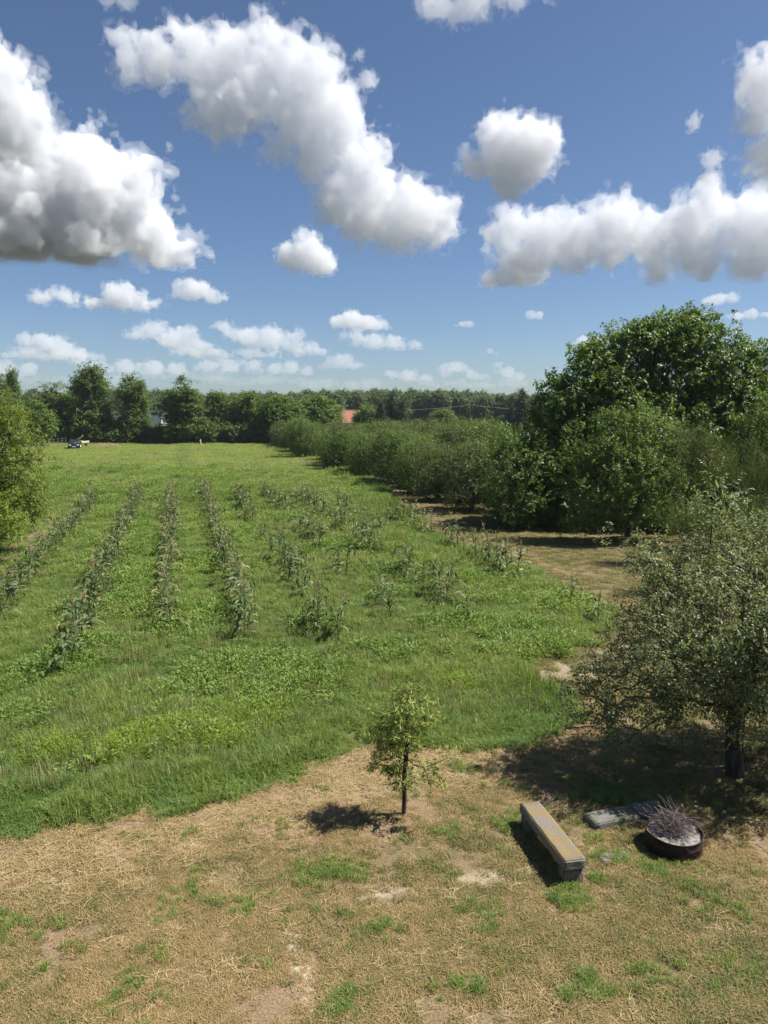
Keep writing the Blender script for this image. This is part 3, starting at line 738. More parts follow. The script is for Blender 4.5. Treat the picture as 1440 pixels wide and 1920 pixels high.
def build_far_trees():
    rs = np.random.RandomState(5)
    # orchard rows beside the field
    orch = []
    for i in range(4):
        lob = round_lobes(rs, 5.0, 5.0, 0.0, 9)
        for k in range(8):                                        # skirts reaching down to the grass
            a = k * .785 + rs.uniform(-.3, .3); lob.append((1.35 * math.cos(a), 1.35 * math.sin(a), .95, .75, .75, .8))
        for k in range(7):                                        # upright water shoots on top
            a = rs.uniform(0, 6.28); r = rs.uniform(.3, 1.7); lob.append((r * math.cos(a), r * math.sin(a), 4.5 - .25 * r, .18, .18, .75))
        orch.append(make_tree('orchard_tree', line3((0, 0, -.2), (.05, 0, .6), (0, .05, 1.1), (0, 0, 2.0)), lob, (M['orchard_leaf'], M['walnut_leaf'], M['plum_leaf'], M['orchard_leaf'])[i], M['bark_brown'], 560, .38, 5, 8, .125, .07, 60 + i, r_tip=.009, up=.6, droop=.2, shell=.42, tl=.5, sides=4, jitter=.65))
    rows = [('orchard row bordering the field', 'front orchard row', 7.0, 38.5, 132, 4.5),
            ('second orchard row from the field', 'second orchard row', 12.2, 43, 132, 5.0),
            ('third orchard row from the field', 'third orchard row', 17.2, 52, 128, 5.2),
            ('fourth orchard row from the field', 'fourth orchard row', 22.5, 60, 124, 6.0)]
    for ri, (lab, grp, x0, y0, y1, st) in enumerate(rows):
        y = y0; k = 0
        while y < y1:
            x = x0 - .283 * (y - 38) + rs.normal(0, .6)
            h = (1.02 - .0035 * (y - 38)) * rs.uniform(.66, 1.2)
            od = ('first', 'second', 'third', 'fourth', 'fifth', 'sixth', 'seventh')
            put_tree('orchard_tree', orch[(k * 3 + ri + rs.randint(0, 2)) % 4], (x, y), rs.uniform(0, 6.28), max(.62, h),
                     (od[k] + ' fruit tree from the near end of the ' + lab) if k < (7, 3, 2, 0)[ri] else 'farther fruit tree in the ' + lab, 'fruit tree', grp)
            y += st * rs.uniform(.75, 1.3); k += 1
    # broad trees at the far end of the field
    def proto_robinia(seed):
        r = np.random.RandomState(seed); lob = []
        for i in range(13):                                       # flat layered sprays of foliage
            z = r.uniform(2.0, 12.6); rad = (1 - (z / 14.5) ** 2.2) * r.uniform(1.5, 3.6); a = r.uniform(0, 6.28)
            lob.append((rad * math.cos(a) * .75, rad * math.sin(a) * .75, z, r.uniform(1.3, 2.2), r.uniform(1.3, 2.2), r.uniform(.6, 1.1)))
        lob += [(.3, 0, 13.2, 1.1, 1.1, .8), (0, 0, 6, 2.2, 2.2, 3.5), (0, 0, 3, 2.6, 2.6, 1.8)]
        return make_tree('robinia', line3((0, 0, -.3), (.1, 0, 2), (0, .1, 5), (.1, 0, 8), (.2, 0, 11)), lob, M['robinia_leaf'], M['bark_brown'], 520, .7, 5, 8, .44, .19, seed, r_tip=.02, up=.25, droop=.15, shell=.45, tl=1.0, sides=4)
    rob = [proto_robinia(s) for s in (71, 72, 73)]
    def proto_round(seed, mat, h=9.0, w=8.0):
        r = np.random.RandomState(seed)
        return make_tree('round_tree', line3((0, 0, -.3), (0, 0, 1.2), (.1, 0, 2.5), (0, 0, 4)), round_lobes(r, h, w, .02, 10), mat, M['bark_brown'], 520, .6, 5, 8, .36, .19, seed, r_tip=.02, up=.2, droop=.3, shell=.4, tl=.8, sides=4)
    rnd = [proto_round(81, M['walnut_leaf']), proto_round(82, M['walnut_leaf']), proto_round(83, M['plum_leaf'])]
    bsh = [proto_round(91, M['robinia_leaf'], 3.2, 4.4), proto_round(92, M['orchard_leaf'], 3.0, 4.2)]
    def back(px, top, Y, width, meshes, h0, w0, name, label, grp, rz=None):
        p = at(px, top, Y); q = at(px, 768, Y)
        put_tree(name, meshes, (p.x, Y), rs.uniform(0, 6.28) if rz is None else rz, width * Y / 1400 / w0, label, 'tree', grp, sz=p.z / h0)
    back(172, 688, 138, 105, rob[0], 13.9, 8.2, 'robinia_tree', 'tallest layered robinia at the far end, rising above its neighbours', None)
    back(100, 722, 141, 110, rob[1], 13.9, 8.2, 'robinia_tree', 'dark robinia left of the tallest one behind the parked car', None)
    back(248, 706, 137, 88, rob[2], 13.9, 8.2, 'robinia_tree', 'robinia between the white house and the tallest robinia', None)
    back(345, 710, 134, 112, rob[1], 13.9, 8.2, 'robinia_tree', 'feathery robinia right of the white house at the field end', None, 1.2)
    back(55, 748, 122, 95, rnd[2], 9.2, 8, 'broad_tree', 'rounded tree behind the left-edge tree near the wire fence', None)
    back(408, 736, 138, 76, rob[0], 13.9, 8.2, 'robinia_tree', 'pale-green robinia left of the two round dark walnuts', None, 2.2)
    back(470, 738, 139, 92, rnd[0], 9.2, 8, 'walnut_tree', 'left one of two round dark walnuts at the field end', None)
    back(527, 740, 134, 92, rnd[1], 9.2, 8, 'walnut_tree', 'right one of two round dark walnuts at the field end', None)
    back(597, 741, 150, 95, rnd[2], 9.2, 8, 'broad_tree', 'olive-green domed tree left of the orange tiled roof', None)
    back(-15, 700, 108, 100, rob[2], 13.9, 8.2, 'willow_tree', 'drooping grey-green tree at the far left edge', None)
    back(22, 695, 118, 46, rob[0], 13.9, 8.2, 'willow_tree', 'slim drooping tree beside the one at the far left edge', None, 4)
    back(690, 757, 175, 60, rnd[2], 9.2, 8, 'broad_tree', 'yellow-green tree between the orange roof and the spruces', None)
    back(832, 765, 165, 58, rnd[2], 9.2, 8, 'broad_tree', 'olive tree top right of the central spruces', None)
    hx = sorted([205, 255, 300, 345, 398, 440, 485, 528, 565, 150, 112, 78]); on = 'first second third fourth fifth sixth seventh eighth ninth tenth eleventh last'.split()
    for i, (px, top, w) in enumerate([(205, 803, 62), (255, 800, 66), (300, 803, 60), (345, 800, 70), (398, 795, 62), (440, 795, 60), (485, 792, 66), (528, 795, 60), (565, 800, 56), (150, 795, 44), (112, 793, 46), (78, 800, 50)]):
        p = at(px, top, 136.0)
        put_tree('hedge_bush', bsh[i % 2], (p.x, 136.0), rs.uniform(0, 6.28), w * 136 / 1400 / 4.3, on[hx.index(px)] + ' leafy bush from the left in the hedge at the far field end', 'bush', 'bushes at the far field end', sz=p.z / 3.2)
    # spruces
    def proto_spruce(seed):
        r = np.random.RandomState(seed); lob = []
        for i in range(46):
            z = 1 + 9.4 * (i / 46); rad = (1 - z / 11.2) * 2.3; a = i * 2.4
            lob.append((rad * math.cos(a) * .6, rad * math.sin(a) * .6, z, .25 + rad * .42, .25 + rad * .42, .3))
        lob.append((0, 0, 10.6, .14, .14, .5))
        return make_tree('spruce', line3((0, 0, -.3), (0, 0, 3), (0, 0, 6), (0, 0, 9), (0, 0, 10.6)), lob, M['spruce_leaf'], M['bark_brown'], 380, .4, 4, 8, .4, .1, seed, r_tip=.015, up=-.1, droop=.35, shell=.5, tl=.7, sides=4)
    sp = [proto_spruce(95), proto_spruce(96)]
    for i, (px, top, Y, w, lab) in enumerate([(735, 729, 165, 44, 'tallest of the dark spruces in the centre of the treeline'), (715, 748, 163, 34, 'shorter dark spruce on the left of the central one'), (756, 745, 164, 30, 'shorter dark spruce on the right of the central one'),
                                            (980, 722, 140, 42, 'dark spruce beside the left flank of the walnut tree'), (958, 748, 142, 28, 'small dark spruce next to the one beside the walnut')]):
        p = at(px, top, Y)
        put_tree('spruce_tree', sp[i % 2], (p.x, Y), rs.uniform(0, 6.28), w * Y / 1400 / 4.2, lab, 'spruce', None, sz=p.z / 11.1)
    # the far wood: one mass of tree crowns
    far = []
    for s in (101, 102, 103):
        r = np.random.RandomState(s); lob = round_lobes(r, 13, 8.5, .1, 9)
        tips, out = crown_points(lob, 260, r, .4)
        V, F, T, _ = leaf_spray(tips, out, r, .9, 4, 7, .75, .4, .2, .3, tl=1.2)
        far.append(bpy.data.objects.new('far_crown', mesh_np('far_crown', V, F, M['far_leaf'], False, {'tint': T})))
    pts = []; sc = []
    for Y, n in ((270, 75), (300, 70), (340, 60), (390, 60)):
        px = np.linspace(-260, 1700, n) + rs.normal(0, 8, n)
        for x in px:
            p = at(x, 735 - 3 * math.sin(x / 90) - rs.uniform(-6, 5) + (4 if 520 < x < 560 else 0), Y)
            pts.append((p.x, Y + rs.uniform(-12, 12))); sc.append((rs.uniform(.85, 1.25), p.z / 13.4))
    P = np.array(pts); sc = np.array(sc); n = len(P)
    instancer('far_woods', 'distant green woodland closing the horizon', far, P, np.column_stack([sc[:, 0], sc[:, 0], sc[:, 1]]), rs.uniform(0, 6.28, n), np.full(n, .5), z=np.zeros(n))
build_far_trees()
# ---------------------------------------------------------------- corn
def ribbon(pts, wid, nrmv):
    """a leaf strip along pts; wid per point; nrmv: approximate normal"""
    pts = np.array(pts, float); t = np.gradient(pts, axis=0); t = nrm(t)
    s = nrm(np.cross(t, nrmv)); n = np.cross(s, t)
    w = np.asarray(wid)[:, None]
    V = np.stack([pts - s * w + n * w * .35, pts, pts + s * w + n * w * .35], 1).reshape(-1, 3)
    F = []
    for q in range(len(pts) - 1):
        for c in range(2):
            a = q * 3 + c; F.append((a, a + 1, a + 4, a + 3))
    return V, np.array(F)

def corn_variant(seed, dry):
    rs = np.random.RandomState(seed)
    H = rs.uniform(.95, 1.3); lean = rs.normal(0, .10, 2)
    def sp(z): return np.array([lean[0] * (z / H) ** 2, lean[1] * (z / H) ** 2, z])
    zs = np.linspace(-.03, H, 6); P = np.array([sp(z) for z in zs])
    v, f = tubes(P[:-1], P[1:], np.linspace(.017, .009, 5), np.linspace(.016, .007, 5), 6)
    stalk = mesh_np('corn_stalk', v, f, M['corn_leaf'], True, {'tint': np.full(len(v), .45 + .3 * dry)})
    leaves = []; a0 = rs.uniform(0, 6.28)
    for i in range(rs.randint(11, 14)):
        z = H * (.08 + .80 * i / 12); a = a0 + (i % 2) * math.pi + rs.normal(0, .45)
        L = rs.uniform(.5, .85) * (1.05 - .35 * abs(i / 10 - .45)); el = R(rs.uniform(35, 66)); dr = rs.uniform(1.5, 3.0)
        u = np.linspace(0, 1, 7); p = sp(z); pts = [p]; e = el
        for q in range(6):
            p = p + (L / 6) * np.array([math.cos(a) * math.cos(e), math.sin(a) * math.cos(e), math.sin(e)]); pts.append(p); e -= dr / 6 * (1 + .6 * q / 6); a += rs.normal(0, .12)
        w = .040 * rs.uniform(.8, 1.25) * np.array([.7, 1, 1.05, .95, .75, .45, .06])
        vv, ff = ribbon(pts, w, np.array([-math.cos(a), -math.sin(a), .9]))
        t = np.clip(np.repeat(.12 + .30 * u + dry * .6 * u + rs.normal(0, .12), 3) + (dry * .5 if i < 3 else 0), 0, 1)
        leaves.append(mesh_np('corn_leaf', vv, ff, M['corn_leaf'], True, {'tint': t}))
    allv, allf, allt, o = [], [], [], 0
    for me in leaves:
        n = len(me.vertices); c = np.empty(n * 3, np.float32); me.vertices.foreach_get('co', c); allv.append(c.reshape(-1, 3))
        ff = np.empty(len(me.loops), np.int32); me.loops.foreach_get('vertex_index', ff); allf.append(ff.reshape(-1, 4) + o); o += n
        t = np.empty(n, np.float32); me.attributes['tint'].data.foreach_get('value', t); allt.append(t)
    fol = mesh_np('corn_foliage', np.concatenate(allv), np.concatenate(allf), M['corn_leaf'], True, {'tint': np.concatenate(allt)})
    tv, tf, o = [], [], 0
    for i in range(9):
        a = rs.uniform(0, 6.28); sl = rs.uniform(.25, .75) if i else 0; L = rs.uniform(.14, .22)
        b = sp(H) + [0, 0, -.02 + .02 * (i % 4)]; d = np.array([math.cos(a) * sl, math.sin(a) * sl, 1]); d /= np.linalg.norm(d)
        pts = [b, b + d * L * .5, b + d * L + np.array([math.cos(a), math.sin(a), -.5]) * sl * .05]
        vv, ff = ribbon(pts, [.005, .008, .003], np.array([math.sin(a), -math.cos(a), .3])); tv.append(vv); tf.append(ff + o); o += len(vv)
    tv = np.concatenate(tv)
    tas = mesh_np('corn_tassel', tv, np.concatenate(tf), M['corn_tassel'], False, {'tint': np.full(len(tv), rs.uniform(.2, .9))})
    return stalk, leaves, fol, tas

def build_corn():
    rs = np.random.RandomState(12)
    green = [corn_variant(s, .0) for s in range(200, 206)]; dry = [corn_variant(s, .75) for s in range(210, 214)]
    ordn = ['leftmost', 'second', 'third', 'fourth', 'fifth', 'sixth', 'seventh', 'eighth', 'ninth', 'tenth', 'eleventh']
    note = ['leafy corn plant in the leftmost corn row beside the bare soil', 'corn plant in the second row from the left, the row reaching nearest', 'corn plant with straw-coloured tassel in the third corn row from the left',
            'corn plant in the fourth corn row, last of the dense rows']
    rng = [(19.6, 48, .64, 1), (16.3, 51, .62, .96), (19.5, 51, .64, 1), (19, 54, .64, .95), (18.8, 53, .58, .52), (21, 52, .58, .52), (20.5, 50, .58, .56), (19.5, 46, .56, .64), (19, 42, .52, .72), (19.5, 36, .45, .8), (20.5, 31, .45, .8)]
    for k, (y0, y1, st, p) in enumerate(rng):
        y = y0; made = []
        while y < y1:
            dens = p * (1.0 if k < 4 else 1.7 * (fbm(np.array([[k * 3.7, y * .45]]), 2, 90)[0] > -.08))
            yy = y + rs.uniform(-.15, .15); x = row_x(k, yy) + rs.normal(0, .09 if k < 4 else .22)
            y += st * rs.uniform(.8, 1.2)
            if rs.uniform() > dens or inside(FIELD, np.array([[x, yy]]))[0] == 0: continue
            v = (dry if rs.uniform() < (.5 if k == 2 else .22 if k == 3 else .10) else green)
            st_, lv, fol, tas = v[rs.randint(len(v))]
            e = empty('corn_plant', (x, yy, float(height(np.array([[x, yy]]))[0])), rs.uniform(0, 6.28), rs.uniform(.78, 1.16) if k < 4 else rs.uniform(.78, 1.15))
            e.rotation_euler[0] = rs.normal(0, .07); e.rotation_euler[1] = rs.normal(0, .07)
            link('stalk', st_, e); link('tassel', tas, e)
            if yy < 23:
                for me in lv: link('leaf', me, e)
            else: link('foliage', fol, e)
            tag(e, note[k] if k < 4 else 'scattered corn plant in the %s corn row from the left, a row with gaps' % ordn[k], 'corn plant', 'corn plants of the %s row' % ordn[k]); made.append(e)
        rn = 'leftmost corn row' if k == 0 else '%s corn row from the left' % ordn[k]
        for e, w in zip(made[:3] + made[-1:], ('first corn plant at the near end', 'second corn plant from the near end', 'third corn plant from the near end', 'last corn plant at the far end')): e['label'] = '%s of the %s' % (w, rn)
build_corn()

# ---------------------------------------------------------------- small helpers for built things
def box_bm(bm, c, s, rot=None, bevel=0.0):
    r = bmesh.ops.create_cube(bm, size=1.0)
    vs = r['verts']
    bmesh.ops.scale(bm, vec=s, verts=vs)
    if bevel:
        es = list({e for v in vs for e in v.link_edges})
        rr = bmesh.ops.bevel(bm, geom=es, offset=bevel, segments=2, affect='EDGES', profile=.6)
        vs = list({v for f in rr['faces'] for v in f.verts} | {v for v in vs if v.is_valid})
    if rot is not None: bmesh.ops.rotate(bm, cent=(0, 0, 0), matrix=rot, verts=vs)
    bmesh.ops.translate(bm, vec=c, verts=vs)
    return vs

def part(name, bm, mat, parent=None, smooth=False, loc=None):
    me = bpy.data.meshes.new(name); bm.to_mesh(me); bm.free()
    me.materials.append(mat)
    if smooth: me.polygons.foreach_set('use_smooth', np.ones(len(me.polygons), bool))
    return link(name, me, parent, loc)

def rough_block(name, s, mat, parent, loc, amp, seed, cuts=6, rot=None, bevel=.012):
    """weathered block: subdivided, edges worn by noise"""
    bm = bmesh.new(); box_bm(bm, (0, 0, 0), s, None, 0)
    long = max(s)
    bmesh.ops.bevel(bm, geom=bm.edges[:], offset=bevel, segments=2, affect='EDGES')
    bmesh.ops.subdivide_edges(bm, edges=bm.edges[:], cuts=cuts, use_grid_fill=True)
    P = np.array([v.co for v in bm.verts]); n = np.stack([fbm(P * 9 + 30 * k, 3, seed + k) for k in range(3)], 1)
    n2 = np.stack([fbm(P * 2.2 + 7 * k, 2, seed + 5 + k) for k in range(3)], 1)
    P2 = P + n * amp + n2 * amp * .8
    for v, p in zip(bm.verts, P2): v.co = p
    o = part(name, bm, mat, parent, True, loc)
    if rot: o.rotation_euler = rot
    return o

def concrete_material(name, base, moss, amount=.5):
    N = NT(name)
    co = N.n('ShaderNodeTexCoord').outputs['Object']
    f = N.noise(55, 6, .7, co); g = N.noise(5.5, 6, .65, co)
    c = N.ramp(f, [(.3, tuple(v * .55 for v in base)), (.55, base), (.8, tuple(min(1, v * 1.45) for v in base))])
    nz = N.n('ShaderNodeSeparateXYZ'); N.l(N.n('ShaderNodeNewGeometry').outputs['Normal'], nz.inputs[0])
    up = N.math('MULTIPLY', N.ramp(g, [(.62 - .35 * amount, 0.0), (.80 - .25 * amount, 1.0)]), N.math('GREATER_THAN', nz.outputs[2], .4))
    c = N.mix(N.math('MULTIPLY', up, .85), c, N.mix(f, moss, tuple(v * 1.9 for v in moss)))
    return N.done(N.principled(c, .9, .2, 0, N.bump(f, .8, .012)))

def build_yard():
    conc = concrete_material('lichened_concrete', (.19, .175, .15), (.15, .105, .032), .62)
    stone = concrete_material('grey_stone', (.17, .165, .15), (.07, .07, .035), .6)
    wood = bark_material('weathered_block_wood', (.05, .042, .034), (.24, .20, .16), 22)
    # concrete bench
    def hz(px, py, z):
        d = ray(px, py); t = (CAM_H - z) / -d.z; return Vector((d.x * t, d.y * t, z))
    a = (hz(978, 1505, .36) + hz(1006, 1498, .36)) / 2; b = (hz(1097, 1608, .36) + hz(1060, 1616, .36)) / 2
    mid = (a + b) / 2; dv = b - a; L = dv.length; ang = math.atan2(dv.y, dv.x)
    e = empty('concrete_bench', (mid.x, mid.y, float(height(np.array([[mid.x, mid.y]]))[0])), ang)
    rough_block('seat', (L, .30, .14), conc, e, (0, 0, .29), .010, 300, 9)
    for s in (-1, 1): rough_block('support', (.2, .26, .26), wood, e, (s * (L / 2 - .12), 0, .075), .008, 310 + s, 4)
    tag(e, 'concrete slab bench with yellow lichen on wooden block supports', 'bench')
    # low stone slab
    a = hz(1104, 1530, .14); b = hz(1240, 1505, .14); mid = (a + b) / 2; dv = b - a
    e = empty('stone_slab', (mid.x, mid.y, 0), math.atan2(dv.y, dv.x))
    rough_block('slab', (dv.length * .62, .32, .12), stone, e, (-dv.length * .19, 0, .04), .012, 320, 7)
    o = rough_block('slab', (dv.length * .40, .33, .11), stone, e, (dv.length * .33, .05, .025), .012, 330, 6, (0, .03, .06))
    tag(e, 'low grey broken stone slab lying on the ground behind the fire ring', 'stone slab')
    st = rough_block('flat_stone', (.42, .2, .06), stone, None, (*gnd(1150, 1608), .0), .014, 340, 5, (0, 0, .2))
    tag(st, 'small flat pale stone half sunk in grass beside the fire ring', 'stone')
    # fire ring
    N = NT('rusty_steel'); co = N.n('ShaderNodeTexCoord').outputs['Object']; f = N.noise(9, 7, .7, co)
    rust = N.done(N.principled(N.ramp(f, [(.3, (.02, .014, .012)), (.55, (.045, .025, .02)), (.75, (.10, .055, .035))]), .75, .35, .35, N.bump(f, .6, .01)))
    c = gnd(1262, 1588); rad, hh = .375, .25
    e = empty('fire_ring', (c[0], c[1], 0))
    seg = 56; prof = [(rad - .008, .0), (rad - .008, hh), (rad + .004, hh + .006), (rad + .012, hh), (rad, hh - .02), (rad, hh * .55), (rad + .007, hh * .52), (rad, hh * .49), (rad + .004, -.03)]
    an = np.arange(seg) / seg * 2 * np.pi
    dent = 1 + .012 * np.sin(2 * an + .5) + .006 * np.sin(5 * an)
    V = np.concatenate([np.stack([r * dent * np.cos(an), r * dent * np.sin(an), np.full(seg, z) + (.01 * np.sin(an * 2 + 1) if z > .2 else 0)], 1) for r, z in prof])
    F = np.array([(p * seg + i, p * seg + (i + 1) % seg, (p + 1) * seg + (i + 1) % seg, (p + 1) * seg + i) for p in range(len(prof) - 1) for i in range(seg)])
    link('ring', mesh_np('fire_ring_wall', V, F[:, ::-1], rust, True), e)
    bm = bmesh.new()                                             # lug handle on the side
    for k in range(7):
        t = k / 6 * math.pi; box_bm(bm, (-rad * .80 + .02 * math.cos(t) - .02, -rad * .62 - .03 * math.sin(t), .19 + .035 * math.cos(t)), (.012, .012, .03))
    part('handle', bm, rust, e)
    ashm = flat_material('ash', (.24, .22, .20), .95, .1, 0, .55, 24, .6)
    rr = np.linspace(0, rad - .01, 14); g = np.array([(r * math.cos(t), r * math.sin(t)) for r in rr for t in an])
    z = .20 + .06 * fbm(g * 6, 3, 350) + .03 * fbm(g * 22, 2, 354)
    F = np.array([(p * seg + i, (p + 1) * seg + i, (p + 1) * seg + (i + 1) % seg, p * seg + (i + 1) % seg) for p in range(13) for i in range(seg)])
    link('ash_bed', mesh_np('ash_bed', np.column_stack([g, z]), F, ashm, True), e)
    tag(e, 'round rusty steel fire ring filled with ash under the apple tree', 'fire ring')
    # brushwood
    twm = bark_material('dry_twig', (.09, .07, .066), (.28, .23, .22), 30)
    rs = np.random.RandomState(9)
    e2 = empty('brushwood_pile', (c[0], c[1], 0))
    def twig(L, r):
        k = 5; ph = rs.normal(-.9, .45); cen = np.array([rs.normal(.03, .10), rs.normal(.05, .09), hh + .02 + abs(rs.normal(0, .09))]); tilt = rs.normal(.0, .22) 
        d = np.array([math.cos(ph), math.sin(ph), -tilt]); pts = [cen - d * L / 2]
        for q in range(k):
            d = nrm(d + rs.normal(0, .17, 3) + np.array([0, 0, -.07])); pts.append(pts[-1] + d * L / k)
        P = np.array(pts); P[:, 2] = np.maximum(P[:, 2], .03 + .2 * (np.hypot(P[:, 0], P[:, 1]) < rad))
        ra = np.linspace(r, r * .4, k + 1)
        v, f = tubes(P[:-1], P[1:], ra[:-1], ra[1:], 4)
        if rs.uniform() < .7:
            q = rs.randint(2, 4); b0 = P[q]; b1 = b0 + nrm(d + rs.normal(0, .6, 3)) * L * .28
            v2, f2 = tubes(b0[None], b1[None], np.array([r * .5]), np.array([r * .2]), 3); 
            if f2.shape[1] == 4: f = np.concatenate([f, f2 + len(v)]); v = np.concatenate([v, v2])
        return v, f
    for k in range(80):
        v, f = twig(rs.uniform(.32, .66), rs.uniform(.0035, .0075)); link('twig', mesh_np('twig', v, f, twm, True), e2)
    vs, fs, o = [], [], 0
    for k in range(150):
        v, f = twig(rs.uniform(.2, .55), rs.uniform(.0018, .0035)); vs.append(v); fs.append(f + o); o += len(v)
    tag(link('fine_twigs', mesh_np('fine_twigs', np.concatenate(vs), np.concatenate(fs), twm, True), e2), None, None, None, 'stuff')
    tag(e2, 'heap of dry purplish brushwood twigs piled on the fire ring', 'brushwood')
    # fallen branch at the edge of the tall grass
    x, y = gnd(1092, 1368)
    P = np.array([(-.32, .0, .03), (-.2, .03, .04), (-.05, .02, .03), (.1, .05, .05), (.24, .04, .05), (.36, .09, .08)])
    v, f = tubes(P[:-1], P[1:], np.linspace(.022, .012, 5), np.linspace(.02, .008, 5), 6)
    tag(link('fallen_branch', mesh_np('fallen_branch', v, f, M['bark_brown'], True), None, (x, y, 0)), 'short dark fallen branch lying at the edge of the tall grass', 'branch')
    # dock plants with big pale leaves
    dm = leaf_material('dock_leaf', (.16, .24, .04), (.30, .38, .09), .4)
    for (px, lab, n, sd) in (((412, 1392), 'pale broad-leaved dock plant in the lime-green weeds', 10, 5), ((185, 1440), 'smaller pale dock plant at the left end of the lime-green weeds', 7, 8)):
        rs = np.random.RandomState(sd); b = gnd(*px); e = empty('dock_plant', (b[0], b[1], 0))
        for k in range(n):
            a = rs.uniform(0, 6.28); L = rs.uniform(.28, .45); el = R(rs.uniform(50, 82)); p = np.array([0, 0, .0]); pts = [p]
            for q in range(6):
                p = p + L / 6 * np.array([math.cos(a) * math.cos(el), math.sin(a) * math.cos(el), math.sin(el)]); el -= .17; pts.append(p)
            v, f = ribbon(pts, [.006, .008, .035, .05, .052, .04, .005], np.array([-math.cos(a), -math.sin(a), .8]))
            link('leaf', mesh_np('dock_leaf', v, f, dm, True, {'tint': np.full(len(v), rs.uniform())}), e)
        tag(e, lab, 'weed')
build_yard()

# ---------------------------------------------------------------- far end of the field
def build_far_things():
    white = flat_material('white_plaster', (.72, .71, .68), .85, .2, 0, .06)
    glass = flat_material('dark_window_glass', (.02, .025, .03), .1, .5, 0, .1)
    grey = flat_material('grey_sheet_roof', (.35, .35, .36), .6, .3)
    tile = flat_material('orange_roof_tile', (.38, .17, .10), .8, .2, 0, .25, 3)
    # cottage with an orange roof
    c = at(654, 768, 186); e = empty('tiled_house', (c.x, 186, 0), R(-8))
    bm = bmesh.new(); box_bm(bm, (0, 0, 1.45), (5.4, 6.4, 2.9)); part('wall', bm, white, e)
    bm = bmesh.new()
    for s in (-1, 1):
        for k in range(11):                                      # overlapping tile courses
            u0 = k / 11; y = s * (3.7 * (1 - u0) - .17); z = 2.75 + 3.0 * u0 + .16
            box_bm(bm, (0, y, z), (5.9, .42, .05), Matrix.Rotation(-s * R(39 - 4), 3, 'X'))
    rf = part('roof', bm, tile, e)
    bm = bmesh.new()
    for s in (-1, 1):
        v = [bm.verts.new(p) for p in ((s * 2.7, -3.2, 2.9), (s * 2.7, 3.2, 2.9), (s * 2.7, 0, 5.5), (s * 2.5, -3.2, 2.9), (s * 2.5, 3.2, 2.9), (s * 2.5, 0, 5.5))]
        for fa in ((0, 1, 2), (5, 4, 3), (0, 2, 5, 3), (1, 4, 5, 2), (0, 3, 4, 1)): bm.faces.new([v[i] for i in fa])
    part('gable', bm, white, e)
    bm = bmesh.new(); box_bm(bm, (-1.6, .6, 5.6), (.5, .5, 1.2)); part('chimney', bm, flat_material('chimney_brick', (.35, .16, .10)), rf)
    for x in (-1.5, .1, 1.6):
        bm = bmesh.new(); box_bm(bm, (x, -3.22, 1.6), (1.0, .08, 1.2)); part('window', bm, glass, e)
    tag(e, 'small house with an orange tiled roof peeping over the orchard', 'house')
    # white buildings behind the robinias
    for (px0, px1, Y, h, lab, wins) in ((262, 302, 166, 5.75, 'white-walled building glimpsed between two robinias', [(.66, 5.1, .26, .5), (.3, 2.0, .12, 1.0), (.75, 2.0, .12, 1.0)]),
                                        (140, 236, 170, 5.3, 'long white building mostly hidden behind the tallest robinia', [(.15, 3.9, .08, .9), (.4, 3.9, .08, .9), (.65, 3.9, .08, .9), (.88, 3.9, .08, .9)]),
                                        (60, 100, 150, 1.9, 'low white shed behind the wire fence', [(.6, 1.1, .2, .6)])):
        a = at(px0, 768, Y).x; b = at(px1, 768, Y).x; w = b - a
        e = empty('white_building', ((a + b) / 2, Y, 0))
        bm = bmesh.new(); box_bm(bm, (0, 3, h / 2), (w, 6, h)); part('wall', bm, white, e)
        bm = bmesh.new(); box_bm(bm, (0, 3, h + .08), (w + .5, 6.5, .16)); part('roof', bm, grey, e)
        for (u, z, ww, hh) in wins:
            bm = bmesh.new(); box_bm(bm, ((u - .5) * w, -.02, z), (ww * w, .08, hh)); part('window', bm, glass, e)
        tag(e, lab, 'building')
    # power line
    pw = flat_material('tarred_pole_wood', (.10, .08, .065), .9, .1); wire = flat_material('aluminium_wire', (.45, .45, .44), .5, .4, .2, .05)
    xs = [at(p, 768, Y) for p, Y in ((560, 192), (882, 190), (1210, 188))]
    for q, lab in zip(xs, ('power pole at the left end of the wire, mostly hidden by trees', 'thin power pole standing in front of the far woods', 'power pole at the right behind the walnut tree')):
        e = empty('power_pole', (q.x, q.y, 0))
        v, f = tubes(np.array([(0, 0, -.3)]), np.array([(0, 0, 7.3)]), np.array([.14]), np.array([.09]), 8); link('pole', mesh_np('pole', v, f, pw, True), e)
        bm = bmesh.new(); box_bm(bm, (0, 0, 7.0), (1.3, .1, .1)); part('crossarm', bm, pw, e)
        for s in (-.55, .55):
            v, f = tubes(np.array([(s, 0, 7.05)]), np.array([(s, 0, 7.2)]), np.array([.04]), np.array([.03]), 6); link('insulator', mesh_np('insulator', v, f, white, True), e)
        tag(e, lab, 'power pole')
    for i, (lab) in enumerate(('front strand of the power line sagging before the far woods', 'rear strand of the power line sagging before the far woods')):
        P = []
        for A, B in zip(xs[:-1], xs[1:]):
            for u in np.linspace(0, 1, 17)[:-1]: P.append((A.x + (B.x - A.x) * u, A.y + (B.y - A.y) * u + (i - .5) * .9, 7.2 - 4 * 1.35 * u * (1 - u) * (1 if i else 1.1)))
        P.append((xs[-1].x, xs[-1].y + (i - .5) * .9, 7.2)); P = np.array(P)
        v, f = tubes(P[:-1], P[1:], np.full(len(P) - 1, .014), np.full(len(P) - 1, .014), 5)
        tag(link('power_cable', mesh_np('power_cable', v, f, wire, True)), lab, 'cable')
